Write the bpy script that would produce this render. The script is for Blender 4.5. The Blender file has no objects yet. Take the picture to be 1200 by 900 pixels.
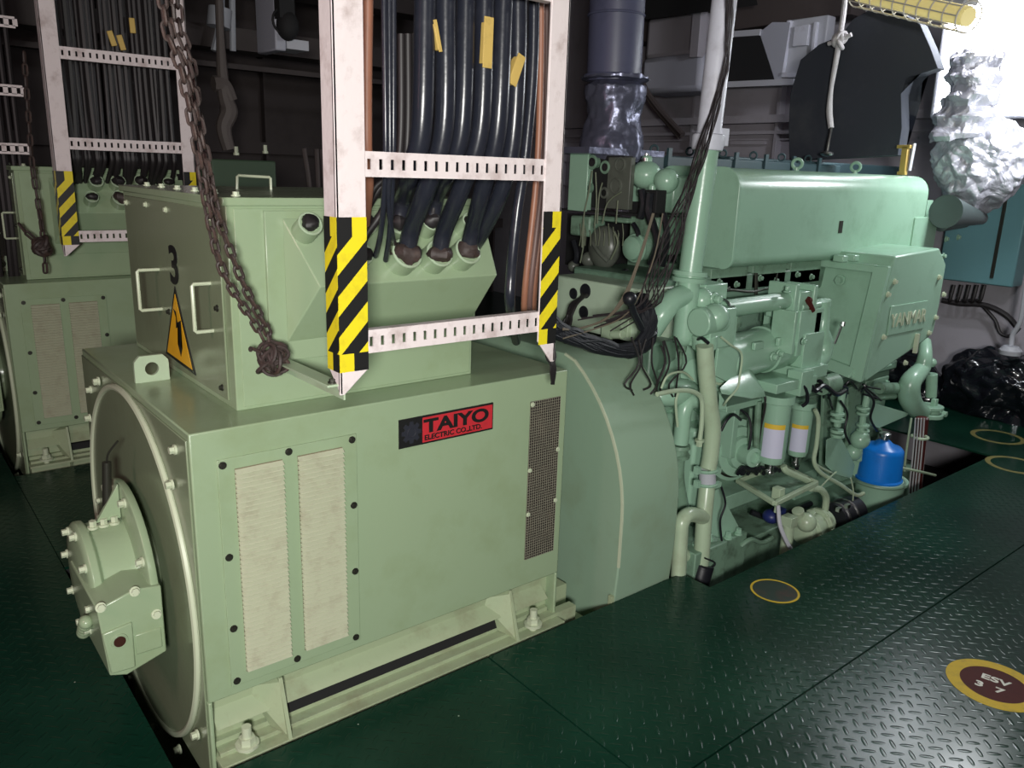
import bpy, bmesh, math, random
import numpy as np
from mathutils import Vector, Matrix, noise
random.seed(7)
PI = math.pi
S = bpy.context.scene
C = S.collection

# ------------------------------------------------------------------ camera
YAW, PITCH, ROLL, FPX = math.radians(39.44683834), math.radians(-14.80204967), math.radians(1.87905202), 942.15
CAM = Vector((0, 0, 1.65))
fwd = Vector((math.sin(YAW) * math.cos(PITCH), math.cos(YAW) * math.cos(PITCH), math.sin(PITCH)))
rt0 = Vector((math.cos(YAW), -math.sin(YAW), 0)); up0 = rt0.cross(fwd)
RT = math.cos(ROLL) * rt0 + math.sin(ROLL) * up0
UPV = -math.sin(ROLL) * rt0 + math.cos(ROLL) * up0
cd = bpy.data.cameras.new('camera'); cam = bpy.data.objects.new('camera', cd); C.objects.link(cam)
cd.sensor_width = 36; cd.lens = FPX / 1200 * 36; cd.clip_start = 0.05; cd.clip_end = 60
M3 = Matrix((RT, UPV, -fwd)).transposed()
cam.matrix_world = Matrix.Translation(CAM) @ M3.to_4x4()
S.camera = cam

# ------------------------------------------------------------------ light and exposure
S.view_settings.view_transform = 'Standard'; S.view_settings.look = 'None'
S.view_settings.gamma = 1; S.view_settings.use_curve_mapping = False
S.view_settings.exposure = 0.0
w = bpy.data.worlds.new('world'); S.world = w; w.use_nodes = True
w.node_tree.nodes['Background'].inputs[0].default_value = (.55, .6, .7, 1)
w.node_tree.nodes['Background'].inputs[1].default_value = 0.032
def area(name, loc, target, sx, sy, power, col):
    l = bpy.data.lights.new(name, 'AREA'); l.shape = 'RECTANGLE'; l.size = sx; l.size_y = sy
    l.energy = power; l.color = col
    o = bpy.data.objects.new(name, l); C.objects.link(o); o.location = loc
    o.rotation_euler = (Vector(target) - Vector(loc)).to_track_quat('-Z', 'Y').to_euler()
    return o
area('key_lamp', (-.50, -.75, 1.74), (2.3, 2.4, .80), .4, .3, 126, (1, .985, .94))
area('aisle_ceiling_lamp', (2.3, -.7, 2.9), (3.2, 2.4, .6), 1.1, .25, 5, (.97, 1, .97))
area('left_pink_fill', (-1.3, 1.6, 2.0), (.1, 2.9, .1), .5, .5, 11, (1, .55, .60))  # added pink fill imitating the flare tint at left; no lamp stands there
area('flood_light_beam', (5.25, 1.55, 2.25), (4.4, 2.6, .9), .35, .35, 24, (.93, .97, 1))
area('bulkhead_fill', (5.4, 2.2, 2.9), (7.0, 4.2, 1.3), .4, .2, 26, (.93, .94, 1))  # added fill to brighten the right bulkhead, without a fixture of its own

# ------------------------------------------------------------------ helpers
def W(px, py, ax, v):
    d = RT * ((px - 600) / FPX) - UPV * ((py - 450) / FPX) + fwd
    i = 'xyz'.index(ax)
    return CAM + d * ((v - CAM[i]) / d[i])
def Y(px, py, y): return W(px, py, 'y', y)
def X(px, py, x): return W(px, py, 'x', x)
def Z(px, py, z=0): return W(px, py, 'z', z)

class MB:
    def __init__(s): s.bm = bmesh.new()
    def box(s, a, b, mi=0):
        a = Vector(a); b = Vector(b)
        lo = Vector([min(a[i], b[i]) for i in range(3)]); hi = Vector([max(a[i], b[i]) for i in range(3)])
        vs = [s.bm.verts.new((x, y, z)) for x in (lo.x, hi.x) for y in (lo.y, hi.y) for z in (lo.z, hi.z)]
        for f in ((0,1,3,2),(4,6,7,5),(0,4,5,1),(2,3,7,6),(0,2,6,4),(1,5,7,3)):
            s.bm.faces.new([vs[i] for i in f]).material_index = mi
        return s
    def obox(s, c, dx, dy, dz, R=None, mi=0):
        """box about c along the columns of R"""
        R = R or Matrix.Identity(3); c = Vector(c)
        vs = [s.bm.verts.new(c + R @ Vector((x*dx/2, y*dy/2, z*dz/2))) for x in (-1,1) for y in (-1,1) for z in (-1,1)]
        for f in ((0,1,3,2),(4,6,7,5),(0,4,5,1),(2,3,7,6),(0,2,6,4),(1,5,7,3)):
            s.bm.faces.new([vs[i] for i in f]).material_index = mi
        return s
    def bar(s, p, q, wd, ht, up=(0,0,1)):
        p = Vector(p); q = Vector(q); x = (q-p).normalized(); up = Vector(up)
        y = up.cross(x)
        if y.length < 1e-4: y = Vector((0,1,0)).cross(x)
        y.normalize(); z = x.cross(y)
        return s.obox((p+q)/2, (q-p).length, wd, ht, Matrix((x, y, z)).transposed())
    def prism(s, pts, ax, a, b, mi=0):
        """pts: 2D polygon in the two other axes (cyclic order x:(y,z) y:(x,z) z:(x,y)); extruded from a to b"""
        def mk(p, t):
            return {'x': (t, p[0], p[1]), 'y': (p[0], t, p[1]), 'z': (p[0], p[1], t)}[ax]
        A = [s.bm.verts.new(mk(p, a)) for p in pts]; B = [s.bm.verts.new(mk(p, b)) for p in pts]
        n = len(pts)
        s.bm.faces.new(A).material_index = mi; s.bm.faces.new(B[::-1]).material_index = mi
        for i in range(n): s.bm.faces.new((A[i], A[(i+1)%n], B[(i+1)%n], B[i])).material_index = mi
        return s
    def cyl(s, p, q, r0, r1=None, n=20, cap=True, mi=0):
        r1 = r0 if r1 is None else r1
        p = Vector(p); q = Vector(q); x = (q-p).normalized()
        a = Vector((0,0,1)) if abs(x.z) < .9 else Vector((1,0,0))
        u = x.cross(a).normalized(); v = x.cross(u)
        A = []; B = []
        for i in range(n):
            t = 2*PI*i/n; d = u*math.cos(t)+v*math.sin(t)
            A.append(s.bm.verts.new(p+d*r0)); B.append(s.bm.verts.new(q+d*r1))
        for i in range(n): s.bm.faces.new((A[i], A[(i+1)%n], B[(i+1)%n], B[i])).material_index = mi
        if cap: s.bm.faces.new(A[::-1]).material_index = mi; s.bm.faces.new(B).material_index = mi
        return s
    def hexb(s, p, d, r=.008, h=.008):
        p = Vector(p); d = Vector(d).normalized()
        s.cyl(p, p+d*h*.3, r*1.45, n=12); s.cyl(p+d*h*.3, p+d*h, r, n=6); return s
    def lathe(s, p, d, prof, n=28):
        """prof: list of (t along d, radius)"""
        p = Vector(p); x = Vector(d).normalized()
        a = Vector((0,0,1)) if abs(x.z) < .9 else Vector((1,0,0))
        u = x.cross(a).normalized(); v = x.cross(u); rings = []
        for t, r in prof:
            if r < 1e-5: rings.append([s.bm.verts.new(p+x*t)])
            else: rings.append([s.bm.verts.new(p+x*t+(u*math.cos(2*PI*i/n)+v*math.sin(2*PI*i/n))*r) for i in range(n)])
        for A, B in zip(rings, rings[1:]):
            for i in range(n):
                j = (i+1) % n
                if len(A) == 1 and len(B) == 1: continue
                if len(A) == 1: s.bm.faces.new((A[0], B[j], B[i]))
                elif len(B) == 1: s.bm.faces.new((A[i], A[j], B[0]))
                else: s.bm.faces.new((A[i], A[j], B[j], B[i]))
        if len(rings[0]) > 1: s.bm.faces.new(rings[0][::-1])
        if len(rings[-1]) > 1: s.bm.faces.new(rings[-1])
        return s
    def tube(s, pts, r, n=12, smooth=True, sub=6, cap=True, flat=None):
        P = [Vector(p) for p in pts]
        rr = r if isinstance(r, (list, tuple)) else [r]*len(P)
        if smooth and len(P) > 2:
            Q = []; R = []
            for i in range(len(P)-1):
                p0 = P[max(i-1,0)]; p1 = P[i]; p2 = P[i+1]; p3 = P[min(i+2,len(P)-1)]
                for k in range(sub):
                    t = k/sub
                    Q.append(.5*((2*p1)+(-p0+p2)*t+(2*p0-5*p1+4*p2-p3)*t*t+(-p0+3*p1-3*p2+p3)*t**3))
                    R.append(rr[i]*(1-t)+rr[i+1]*t)
            Q.append(P[-1]); R.append(rr[-1]); P, rr = Q, R
        tang = [(P[min(i+1,len(P)-1)]-P[max(i-1,0)]).normalized() for i in range(len(P))]
        a = Vector((0,0,1)) if abs(tang[0].z) < .9 else Vector((1,0,0))
        u = tang[0].cross(a).normalized(); prev = None
        for i, p in enumerate(P):
            x = tang[i]; u = (u - x*u.dot(x)).normalized(); v = x.cross(u)
            ring = [s.bm.verts.new(p+(u*math.cos(2*PI*k/n)+v*math.sin(2*PI*k/n))*rr[i]) for k in range(n)]
            if prev:
                for k in range(n): s.bm.faces.new((prev[k], prev[(k+1)%n], ring[(k+1)%n], ring[k]))
            elif cap: s.bm.faces.new(ring[::-1])
            prev = ring
        if cap: s.bm.faces.new(prev)
        return s
    def torus(s, c, d, R, r, n=24, m=8, a0=0, a1=2*PI, ell=1.0):
        c = Vector(c); x = Vector(d).normalized()
        a = Vector((0,0,1)) if abs(x.z) < .9 else Vector((1,0,0))
        u = x.cross(a).normalized(); v = x.cross(u)
        full = abs(a1-a0-2*PI) < 1e-6; k = n if full else n+1; rings = []
        for i in range(k):
            t = a0+(a1-a0)*i/n; e = u*math.cos(t)+v*math.sin(t); cc = c+u*math.cos(t)*R+v*math.sin(t)*R*ell
            rings.append([s.bm.verts.new(cc+(e*math.cos(2*PI*j/m)+x*math.sin(2*PI*j/m))*r) for j in range(m)])
        for i in range(k if full else k-1):
            A = rings[i]; B = rings[(i+1) % k]
            for j in range(m): s.bm.faces.new((A[j], A[(j+1)%m], B[(j+1)%m], B[j]))
        if not full: s.bm.faces.new(rings[0][::-1]); s.bm.faces.new(rings[-1])
        return s
    def quad(s, a, b, c, d, th, mi=0):
        """flat plate through four corners with thickness th"""
        P = [Vector(p) for p in (a, b, c, d)]; n = (P[1]-P[0]).cross(P[3]-P[0]).normalized()*th
        return s.hull([p for p in P]+[p+n for p in P])
    def hull(s, pts):
        vs = [s.bm.verts.new(p) for p in pts]
        r = bmesh.ops.convex_hull(s.bm, input=vs)
        bmesh.ops.delete(s.bm, geom=[g for g in r['geom_interior'] if isinstance(g, bmesh.types.BMVert)], context='VERTS')
        return s
    def sphere(s, c, r, u=16, v=10, sc=(1,1,1)):
        m = Matrix.Translation(Vector(c)) @ Matrix.Diagonal((*sc, 1))
        bmesh.ops.create_uvsphere(s.bm, u_segments=u, v_segments=v, radius=r, matrix=m); return s
    def build(s, name, mat, parent=None, smooth=True, bevel=0, disp=None, sub=0, origin=None):
        bm = s.bm
        bmesh.ops.recalc_face_normals(bm, faces=bm.faces)
        lo = Vector([min(v.co[i] for v in bm.verts) for i in range(3)]); hi = Vector([max(v.co[i] for v in bm.verts) for i in range(3)])
        c = Vector(origin) if origin else Vector(((lo.x+hi.x)/2, (lo.y+hi.y)/2, lo.z))
        for v in bm.verts: v.co -= c
        me = bpy.data.meshes.new(name); bm.to_mesh(me); bm.free()
        for m in (mat if isinstance(mat, (list, tuple)) else [mat]): me.materials.append(m)
        o = bpy.data.objects.new(name, me); C.objects.link(o)
        pw = Vector(parent['_w']) if parent else Vector((0,0,0))
        o.location = c - pw
        o['_w'] = tuple(c)
        if parent: o.parent = parent
        if smooth:
            me.polygons.foreach_set('use_smooth', [True]*len(me.polygons))
            me.set_sharp_from_angle(angle=math.radians(35))
        if bevel:
            b = o.modifiers.new('bevel', 'BEVEL'); b.width = bevel; b.segments = 2; b.limit_method = 'ANGLE'; b.angle_limit = math.radians(40)
            b.harden_normals = False
        if sub:
            b = o.modifiers.new('sub', 'SUBSURF'); b.levels = sub; b.render_levels = sub
        return o

def bolt(p, d, r, h, mt, parent, name='bolt'):
    q = MB(); q.hexb(p, d, r, h); return q.build(name, mt, parent)
def tag(o, label=None, cat=None, group=None, kind=None):
    if label: o['label'] = label
    if cat: o['category'] = cat
    if group: o['group'] = group
    if kind: o['kind'] = kind
    return o
def thing(name, loc, label, cat, group=None):
    o = bpy.data.objects.new(name, None); C.objects.link(o); o.location = loc; o['_w'] = tuple(loc)
    o.empty_display_size = .05
    return tag(o, label, cat, group)
def struct(name, m, mat, **k):
    return tag(m.build(name, mat, **k), kind='structure')
def copy_tree(o, parent=None, off=None):
    c = o.copy(); C.objects.link(c)
    if parent: c.parent = parent
    if off is not None: c.location = Vector(o.location) + Vector(off)
    for ch in list(o.children): copy_tree(ch, c)
    return c
def crumple(m, amp, fr, seed=0, amp2=None):
    o = Vector((seed*7.1, seed*3.3, seed))
    bmesh.ops.recalc_face_normals(m.bm, faces=m.bm.faces); m.bm.normal_update()
    D = []
    for v in m.bm.verts:
        n1 = noise.noise(v.co*fr+o); n2 = abs(noise.noise(v.co*fr*2.6+o)); n3 = abs(noise.noise(v.co*fr*6+o))
        D.append(v.normal*(n1*amp - n2*amp*.7 + n3*amp*.35))
    for v, d in zip(m.bm.verts, D): v.co += d
    return m
def text(name, body, size, mat, parent, origin, right, up, depth=.002, sx=1.0, bold=0.0, align='CENTER'):
    cu = bpy.data.curves.new(name, 'FONT'); cu.body = body; cu.size = size; cu.extrude = depth; cu.offset = bold
    cu.align_x = align; cu.align_y = 'CENTER'
    t = bpy.data.objects.new(name, cu); C.objects.link(t)
    bpy.context.view_layer.update()
    me = bpy.data.meshes.new_from_object(t.evaluated_get(bpy.context.evaluated_depsgraph_get()))
    bpy.data.objects.remove(t)
    R = Vector(right).normalized(); U = Vector(up).normalized(); N = R.cross(U)
    m = Matrix((R, U, N)).transposed().to_4x4() @ Matrix.Diagonal((sx, 1, 1, 1))
    me.transform(m); me.materials.clear(); me.materials.append(mat); me.name = name
    o = bpy.data.objects.new(name, me); C.objects.link(o)
    pw = Vector(parent['_w']); o.location = Vector(origin) - pw; o.parent = parent; o['_w'] = tuple(origin)
    return o

# ------------------------------------------------------------------ materials
def mat(name, col, rough=.45, metal=0.0, spec=.5, stain=None, stain_amt=.35, scale=5.0, bump=0.0, bscale=40.0, emit=0, coat=0.0, pos='Object'):
    m = bpy.data.materials.new(name); m.use_nodes = True; nt = m.node_tree; b = nt.nodes['Principled BSDF']
    b.inputs['Base Color'].default_value = (*col, 1); b.inputs['Roughness'].default_value = rough
    b.inputs['Metallic'].default_value = metal; b.inputs['Specular IOR Level'].default_value = spec
    b.inputs['Coat Weight'].default_value = coat
    tc = nt.nodes.new('ShaderNodeTexCoord')
    if stain:
        n = nt.nodes.new('ShaderNodeTexNoise'); n.inputs['Scale'].default_value = scale; n.inputs['Detail'].default_value = 8; n.inputs['Roughness'].default_value = .65
        nt.links.new(tc.outputs[pos], n.inputs['Vector'])
        r = nt.nodes.new('ShaderNodeValToRGB'); r.color_ramp.elements[0].position = .5; r.color_ramp.elements[1].position = .78
        r.color_ramp.elements[0].color = (0,0,0,1); r.color_ramp.elements[1].color = (stain_amt,)*3+(1,)
        nt.links.new(n.outputs['Fac'], r.inputs['Fac'])
        x = nt.nodes.new('ShaderNodeMix'); x.data_type = 'RGBA'
        x.inputs['A'].default_value = (*col, 1); x.inputs['B'].default_value = (*stain, 1)
        nt.links.new(r.outputs['Color'], x.inputs['Factor']); nt.links.new(x.outputs['Result'], b.inputs['Base Color'])
    if bump:
        n2 = nt.nodes.new('ShaderNodeTexNoise'); n2.inputs['Scale'].default_value = bscale; n2.inputs['Detail'].default_value = 4
        nt.links.new(tc.outputs[pos], n2.inputs['Vector'])
        bp = nt.nodes.new('ShaderNodeBump'); bp.inputs['Strength'].default_value = bump; bp.inputs['Distance'].default_value = .01
        nt.links.new(n2.outputs['Fac'], bp.inputs['Height']); nt.links.new(bp.outputs['Normal'], b.inputs['Normal'])
    if emit:
        b.inputs['Emission Color'].default_value = (*col, 1); b.inputs['Emission Strength'].default_value = emit
    return m
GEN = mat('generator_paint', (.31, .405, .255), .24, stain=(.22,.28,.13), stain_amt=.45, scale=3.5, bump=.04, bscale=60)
GENEND = mat('generator_end_shaded', (.22, .27, .17), .2, stain=(.14,.15,.09), stain_amt=.4, scale=3, bump=.04, bscale=50)  # generator green darkened in colour for the faces that get grazing light
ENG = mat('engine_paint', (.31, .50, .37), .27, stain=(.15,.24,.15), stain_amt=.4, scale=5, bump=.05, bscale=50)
ENGD = mat('engine_paint_grime_shade', (.19, .31, .22), .42, stain=(.03,.035,.02), stain_amt=.9, scale=11, bump=.12, bscale=40)  # engine green darkened to paint in shaded gaps, with grime stains over it
CREAM = mat('cream_pipe_paint', (.42, .53, .37), .3, stain=(.24,.22,.14), stain_amt=.5, scale=7)
BED = mat('bed_paint', (.36, .43, .27), .5, stain=(.20,.16,.10), stain_amt=.6, scale=9, bump=.1, bscale=40)
GUARD = mat('guard_paint', (.27, .39, .28), .48, stain=(.20,.24,.14), stain_amt=.55, scale=3, bump=.06, bscale=40)
WHITE = mat('ladder_paint', (.78, .69, .69), .5, stain=(.20,.10,.07), stain_amt=.6, scale=14, bump=.12, bscale=50)
PIPEW = mat('white_pipe_paint', (.66, .67, .76), .4, stain=(.3,.28,.3), stain_amt=.5, scale=9)
BLACK = mat('black_rubber', (.012,.013,.017), .38, bump=.12, bscale=30)
CABLE = mat('cable_sheath', (.018,.020,.030), .27, stain=(.05,.05,.06), stain_amt=.5, scale=12, bump=.05)
BLOCK = mat('engine_block_grime_shade', (.15, .25, .18), .42, stain=(.02,.025,.016), stain_amt=.85, scale=8, bump=.1, bscale=40)  # block colour darkened to stand for shade behind the pipework, plus grime
DARKW = mat('dark_wiring', (.02,.017,.018), .5)
FLATBLK = mat('flat_black', (.01,.01,.011), .8)  # flat black; also painted where gaps and recesses are only in shade
YEL = mat('tape_yellow', (.80,.66,.02), .4, stain=(.4,.3,.03), stain_amt=.5, scale=25)
TBLK = mat('tape_black', (.012,.012,.012), .45)
COPPER = mat('brown_pipe', (.30,.13,.08), .45, stain=(.12,.06,.05), stain_amt=.6, scale=12)
STEEL = mat('steel', (.55,.55,.55), .3, metal=1)
RUST = mat('rusty_iron', (.045,.03,.027), .6, stain=(.12,.055,.035), stain_amt=.6, scale=20, bump=.3, bscale=60)
BOLTD = mat('dark_bolt', (.05,.05,.04), .4, metal=.6)
BOLTP = mat('painted_bolt', (.52,.58,.42), .35)
RED = mat('plate_red', (.55,.03,.04), .4, stain=(.25,.03,.03), stain_amt=.4, scale=30)
MAROON = mat('maroon_paint', (.075,.014,.012), .65, spec=.2, stain=(.03,.012,.01), stain_amt=.6, scale=15)
RINGY = mat('ring_yellow', (.62,.43,.03), .6, spec=.25, stain=(.25,.18,.06), stain_amt=.6, scale=25)
RINGF = mat('ring_faded', (.20,.17,.05), .55, stain=(.05,.07,.04), stain_amt=.8, scale=18)
BLUE = mat('canister_blue', (.008,.20,.72), .33, stain=(.01,.06,.3), stain_amt=.4, scale=8)
NAVY = mat('navy_plastic', (.02,.03,.14), .4)
LABW = mat('label_white', (.62,.62,.78), .5)
LABY = mat('label_yellow', (.75,.50,.05), .5)
ORANGE = mat('sign_yellow', (.78,.42,.015), .45, stain=(.5,.25,.02), stain_amt=.3, scale=14)
GAUGE = mat('gauge_grey', (.11,.12,.10), .35, stain=(.02,.02,.02), stain_amt=.6, scale=14)
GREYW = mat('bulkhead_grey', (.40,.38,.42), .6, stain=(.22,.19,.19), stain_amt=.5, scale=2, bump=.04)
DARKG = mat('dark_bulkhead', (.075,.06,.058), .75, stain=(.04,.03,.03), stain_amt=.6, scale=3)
TEAL = mat('cabinet_teal', (.13,.28,.30), .4)
DTEAL = mat('engine_dark_teal', (.035,.07,.08), .5)
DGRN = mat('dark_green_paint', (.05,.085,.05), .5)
SHEET = mat('black_sheet', (.040,.046,.062), .75, stain=(.12,.125,.13), stain_amt=.45, scale=2.2, bump=.25, bscale=9)
GREYB = mat('grey_box_paint', (.42,.43,.50), .5)
GALV = mat('light_grey_paint', (.50,.51,.56), .5)
ROPE = mat('white_rope', (.60,.58,.60), .8, bump=.5, bscale=80)
TAGY = mat('cable_tag_yellow', (.62,.43,.12), .6, stain=(.3,.18,.05), stain_amt=.5, scale=30)
PLAST = mat('black_plastic_wrap', (.008,.009,.013), .16, bump=.5, bscale=3.2, spec=.7)
EXH = mat('exhaust_grey', (.085,.09,.15), .42, stain=(.02,.02,.03), stain_amt=.6, scale=5)
WRAPD = mat('dark_foil', (.15,.155,.22), .34, metal=.6, bump=.9, bscale=9)
BRASS = mat('brass', (.60,.42,.12), .35, metal=.3)
LAMP = mat('flood_glass', (.92,.97,1), .5, emit=14)
TUBE = mat('fluorescent_cover', (.85,.72,.30), .4, emit=.35)
CAGE = mat('cage_wire', (.75,.70,.62), .4)

def foil_mat():
    m = mat('aluminium_foil', (.55,.55,.62), .36, metal=.45)
    nt = m.node_tree; b = nt.nodes['Principled BSDF']; tc = nt.nodes.new('ShaderNodeTexCoord')
    v = nt.nodes.new('ShaderNodeTexVoronoi'); v.inputs['Scale'].default_value = 5
    n = nt.nodes.new('ShaderNodeTexNoise'); n.inputs['Scale'].default_value = 5; n.inputs['Detail'].default_value = 4; n.inputs['Distortion'].default_value = 1.5
    nt.links.new(tc.outputs['Object'], n.inputs['Vector']); nt.links.new(n.outputs['Color'], v.inputs['Vector'])
    bp = nt.nodes.new('ShaderNodeBump'); bp.inputs['Strength'].default_value = .32; bp.inputs['Distance'].default_value = .03
    nt.links.new(v.outputs['Distance'], bp.inputs['Height']); nt.links.new(bp.outputs['Normal'], b.inputs['Normal'])
    return m
FOIL = foil_mat()

def floor_mat():
    m = bpy.data.materials.new('deck_plate_green'); m.use_nodes = True; nt = m.node_tree; b = nt.nodes['Principled BSDF']
    L = nt.links.new; tc = nt.nodes.new('ShaderNodeNewGeometry'); sp = nt.nodes.new('ShaderNodeSeparateXYZ'); L(tc.outputs['Position'], sp.inputs[0])
    def M(op, a, c=None, d=None):
        n = nt.nodes.new('ShaderNodeMath'); n.operation = op
        for i, v in enumerate((a, c, d)):
            if v is None: continue
            if isinstance(v, (int, float)): n.inputs[i].default_value = v
            else: L(v, n.inputs[i])
        return n.outputs[0]
    s = .042
    u = M('DIVIDE', M('ADD', sp.outputs['X'], sp.outputs['Y']), s*1.414); v = M('DIVIDE', M('SUBTRACT', sp.outputs['X'], sp.outputs['Y']), s*1.414)
    fu = M('SUBTRACT', M('FRACT', u), .5); fv = M('SUBTRACT', M('FRACT', v), .5)
    par = M('MODULO', M('ABSOLUTE', M('ADD', M('FLOOR', u), M('FLOOR', v))), 2)
    ip = M('SUBTRACT', 1, par)
    a = M('ADD', M('MULTIPLY', fu, par), M('MULTIPLY', fv, ip)); c = M('ADD', M('MULTIPLY', fv, par), M('MULTIPLY', fu, ip))
    d = M('ADD', M('POWER', M('ABSOLUTE', M('DIVIDE', a, .52)), 2), M('POWER', M('ABSOLUTE', M('DIVIDE', c, .17)), 2))
    h = M('MAXIMUM', M('SUBTRACT', 1, d), 0); h = M('POWER', h, .6)
    n = nt.nodes.new('ShaderNodeTexNoise'); n.inputs['Scale'].default_value = 2.2; n.inputs['Detail'].default_value = 8
    L(tc.outputs['Position'], n.inputs['Vector'])
    hh = M('MULTIPLY', h, M('ADD', .35, n.outputs['Fac']))
    bp = nt.nodes.new('ShaderNodeBump'); bp.inputs['Strength'].default_value = .55; bp.inputs['Distance'].default_value = .0022; L(hh, bp.inputs['Height'])
    L(bp.outputs['Normal'], b.inputs['Normal'])
    r = nt.nodes.new('ShaderNodeValToRGB'); r.color_ramp.elements[0].position = .3; r.color_ramp.elements[1].position = .75
    r.color_ramp.elements[0].color = (.003,.022,.013,1); r.color_ramp.elements[1].color = (.008,.044,.026,1); L(n.outputs['Fac'], r.inputs['Fac'])
    # paint chips
    sp2 = nt.nodes.new('ShaderNodeTexVoronoi'); sp2.inputs['Scale'].default_value = 9; L(tc.outputs['Position'], sp2.inputs['Vector'])
    chip = M('LESS_THAN', sp2.outputs['Distance'], .022)
    mx = nt.nodes.new('ShaderNodeMix'); mx.data_type = 'RGBA'; mx.inputs['B'].default_value = (.45,.5,.42,1)
    L(chip, mx.inputs['Factor']); L(r.outputs['Color'], mx.inputs['A']); L(mx.outputs['Result'], b.inputs['Base Color'])
    b.inputs['Roughness'].default_value = .22; b.inputs['Specular IOR Level'].default_value = .25
    return m
FLOOR = floor_mat()

# ------------------------------------------------------------------ the setting
FE = 1.95; FE2 = 1.80; SX = 2.585; TH = .012
m = MB(); g = .003
m.box((-4, -3, -TH), (1.537-g, FE, 0))
m.box((1.537+g, 1.165+g, -TH), (SX, FE, 0))
m.box((1.537+g, -3, -TH), (7.0, 1.165-g, 0))
m.box((SX, 1.165+g, -TH), (5.45, FE2, 0)); m.box((5.45+g, 1.165+g, -TH), (7.0, 10, 0))
m.box((-4, FE+g, -TH), (.5, 10, 0)); m.box((.5+g, 3.5, -TH), (5.45, 4.74, 0))
m.box((.5+g, 6.6, -TH), (5.45, 10, 0))
struct('floor', m, FLOOR, smooth=False)
m = MB(); m.box((-4, -3, -.75), (8.2, 10, -.7)); struct('trim_1', m, FLATBLK, smooth=False)            # tank top under the plates
m = MB()                                                                                        # plate bearers along the cut-outs
m.box((-1, FE-.02, -.09), (SX, FE-.005, -TH)); m.box((SX, FE2-.02, -.10), (6.0, FE2-.005, -TH)); m.box((SX-.02, FE2, -.09), (SX-.005, FE, -TH))
m.box((.485, FE+.01, -.1), (.495, 3.5, -TH)); m.box((.5, 3.5, -.1), (6, 3.51, -TH))
struct('trim_2', m, FLATBLK)
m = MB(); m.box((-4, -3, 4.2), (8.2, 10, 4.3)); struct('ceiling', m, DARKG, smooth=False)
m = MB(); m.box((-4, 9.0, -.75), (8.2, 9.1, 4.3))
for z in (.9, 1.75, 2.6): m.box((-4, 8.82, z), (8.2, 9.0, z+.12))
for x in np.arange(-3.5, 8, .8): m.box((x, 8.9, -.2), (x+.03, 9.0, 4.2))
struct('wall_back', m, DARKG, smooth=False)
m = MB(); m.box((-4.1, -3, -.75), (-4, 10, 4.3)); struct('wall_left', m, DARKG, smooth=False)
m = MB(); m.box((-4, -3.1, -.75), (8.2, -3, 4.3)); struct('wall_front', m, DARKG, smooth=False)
XR = 7.0
m = MB(); m.box((XR, -3, -.75), (XR+.1, 10, 4.3))
for z in (1.50, 1.78, 2.02): m.box((XR-.03, 3.3, z), (XR, 10, z+.012)); 
m.box((XR-.16, 3.0, 2.17), (XR, 10, 2.24)); m.box((XR-.10, 3.0, 2.07), (XR, 10, 2.10))
for y in (4.6, 5.6, 6.6, 7.6): m.box((XR-.09, y, 1.2), (XR, y+.03, 4.2))
for (a, b, z) in ((4.75, 5.15, 1.98), (4.7, 5.2, 1.72), (5.7, 6.2, 1.9)): m.box((XR-.04, a, z), (XR, b, z+.03))
struct('wall_right', m, GREYW, smooth=False)

# ------------------------------------------------------------------ hazard striped members
def clip(poly, nx, ny, d):
    out = []
    for i in range(len(poly)):
        p = poly[i]; q = poly[(i+1) % len(poly)]
        a = p[0]*nx+p[1]*ny-d; b = q[0]*nx+q[1]*ny-d
        if a >= 0: out.append(p)
        if (a >= 0) != (b >= 0):
            t = a/(a-b); out.append((p[0]+(q[0]-p[0])*t, p[1]+(q[1]-p[1])*t))
    return out
def hazard(mb, P, U, V, wd, ht, N, first=0, band=.045):
    """yellow tape with black slanted bars and chequer ends; P lower-left, U right, V up, N outward"""
    P = Vector(P); U = Vector(U); V = Vector(V); N = Vector(N)*.0008
    def plate(poly, k, lift):
        if len(poly) < 3: return
        pts = [P+U*a+V*b for a, b in poly]; A = [mb.bm.verts.new(p+N*lift) for p in pts]; B = [mb.bm.verts.new(p) for p in pts]
        n = len(A); mb.bm.faces.new(A).material_index = k; mb.bm.faces.new(B[::-1]).material_index = k
        for i in range(n): mb.bm.faces.new((A[i], A[(i+1)%n], B[(i+1)%n], B[i])).material_index = k
    plate([(0,0),(wd,0),(wd,ht),(0,ht)], 0, 1)
    h = wd/2
    for (z, f) in ((0, first), (ht-band, 1-first)):
        plate([(h*(1-f),z),(h*(1-f)+h,z),(h*(1-f)+h,z+band),(h*(1-f),z+band)], 1, 2)
    sl = 1.05; pitch = .098; c = -.5
    while c < ht/1.0+.3:
        poly = [(0,band),(wd,band),(wd,ht-band),(0,ht-band)]
        poly = clip(poly, -sl, 1, c); poly = clip(poly, sl, -1, -(c+pitch*.5))
        plate(poly, 1, 2); c += pitch

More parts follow.
